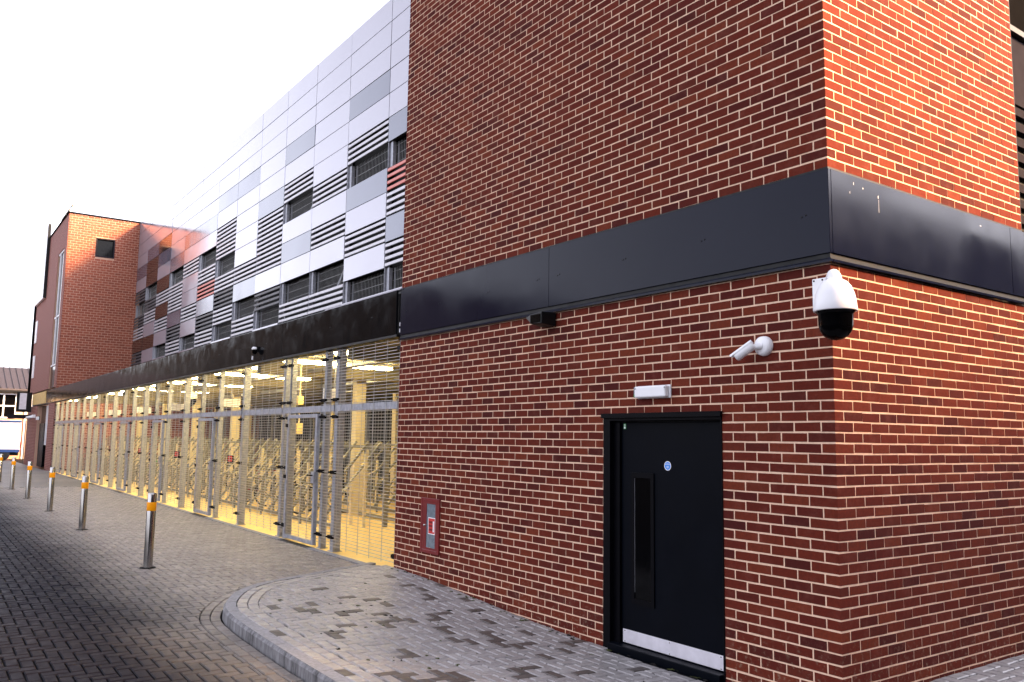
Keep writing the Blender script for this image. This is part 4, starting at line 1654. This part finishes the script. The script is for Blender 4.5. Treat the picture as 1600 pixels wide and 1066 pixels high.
# ================================================================== bollards
BX = [-8.3, -13.42, -17.68, -21.95, -26.1, -30.4]
b0 = None
BL = ['stainless bollard with orange band nearest the raised kerb', 'stainless bollard with orange band, second from the raised kerb', 'stainless bollard with orange band, third from the raised kerb',
      'stainless bollard with orange band, fourth from the raised kerb', 'stainless bollard with orange band, fifth from the raised kerb', 'stainless bollard with orange band, farthest in the row at the left edge']
for x, lab in zip(BX, BL):
    if b0 is None:
        b0 = thing('bollard', lab, 'bollard')
        mb = MB(); mb.lathe([(.057, -.1), (.057, .935), (.054, .945), (.03, .952), (0, .954)], (0, 0, 0), 32)
        mb.build('shaft', 'steel', b0)
        mb = MB(); mb.lathe([(.0573, .725), (.0585, .727), (.0585, .833), (.0573, .835)], (0, 0, 0), 32)
        mb.build('reflective_band', 'orange', b0)
        mb = MB(); mb.lathe([(.058, .004), (.1, .004), (.1, .0), ], (0, 0, 0), 24, smooth=False)
        mb.build('base_collar', 'joint', b0)
        o = b0
    else:
        o = copy_tree(b0); o['label'] = lab
    o.location = (x, -2.6, float(z_road(x)) + .003); o['group'] = 'bollards along the paving'

# ================================================================== far building and van
fb = thing('house', 'low cream building with plum metal roof and white windows behind the bollards', 'building', (-62, 0, 0))
boxpart('wall', (-8, 0, -14, 1.4, 2.66, 4.62), 'cream_wall', fb)
boxpart('lower_wall', (-8, .02, -14, 1.4, .0, 2.64), 'pink_band', fb)
rf = MB()
rf.add([(.5, -14, 4.66), (.5, 1.5, 4.66), (-4, 1.5, 6.35), (-4, -14, 6.35), (.5, -14, 4.56), (.5, 1.5, 4.56), (-4, 1.5, 6.25), (-4, -14, 6.25), (-8.5, -14, 4.66), (-8.5, 1.5, 4.66)],
       [(0, 1, 2, 3), (0, 4, 5, 1), (3, 2, 9, 8), (1, 5, 6, 2)])
rfo = rf.build('roof', 'roof_metal', fb)
sm_ = MB()
for y in np.arange(-13.8, 1.5, .38):
    sm_.bar((.5, y, 4.69), (-4, y, 6.38), .05)
sm_.build('standing_seam', 'roof_metal', rfo)
boxpart('gutter', (.0, .62, -14, 1.5, 4.42, 4.555), 'black', fb)
for y in (-2.9, -.95):
    f_ = boxpart('window', (.001, .03, y, y + 1.4, 2.75, 4.3), 'glass_dark', fb)
    mb = MB()
    for yy in (y - .05, y + .66, y + 1.37):
        mb.box(.0305, .09, yy, yy + .09, 2.7, 4.35)
    for z in (2.7, 3.48, 4.27):
        mb.box(.0305, .085, y + .041, y + 1.37, z, z + .08)
    mb.build('frame', 'white_paint', f_)
boxpart('downpipe', (.021, .12, 1.0, 1.12, .0, 4.4), 'white_paint', fb)
boxpart('pilaster', (.022, .25, 1.15, 1.4, .0, 2.6), 'cream_wall', fb)

vn = thing('van', 'white box van with blue trim parked before the cream building', 'van', (-56, 0, .1), rz=R_(90))
bd = boxpart('cargo_box', (-4.3, .25, -1.0, 1.1, .55, 2.4), 'white', vn)
bevel(bd, .05, 3)
boxpart('upper_trim', (-4.28, .24, -1.03, -1.003, 2.27, 2.38), 'van_blue', vn)
boxpart('lower_trim', (-4.28, .24, -1.03, -1.003, .5, .66), 'van_blue', vn)
boxpart('chassis', (-6.0, .2, -.8, .9, .3, .545), 'black', vn)
cabm = MB()
cabm.add([(-4.35, -.95, .5), (-6.0, -.95, .5), (-6.1, -.95, 1.2), (-5.3, -.9, 1.95), (-4.35, -.9, 2.0), (-4.35, 1.05, .5), (-6.0, 1.05, .5), (-6.1, 1.05, 1.2), (-5.3, 1.0, 1.95), (-4.35, 1.0, 2.0)],
         [(0, 1, 2, 3, 4), (9, 8, 7, 6, 5), (1, 6, 7, 2), (2, 7, 8, 3), (3, 8, 9, 4), (0, 5, 6, 1)])
cabm.build('cab', 'white', vn)
for x in (-.6, -5.3):
    for y in (-1.0, .9):
        mb = MB(); mb.lathe([(.0, 0), (.2, .0), (.33, .02), (.35, .05), (.35, .17), (.33, .2), (0, .2)], (x, y, .35), 18, axis=(0, 1, 0))
        mb.build('wheel', 'rubber', vn)
for y in (-.95, .95):
    boxpart('tail_light', (.2505, .27, y - .06, y + .06, .75, 1.1), 'red_bright', vn)
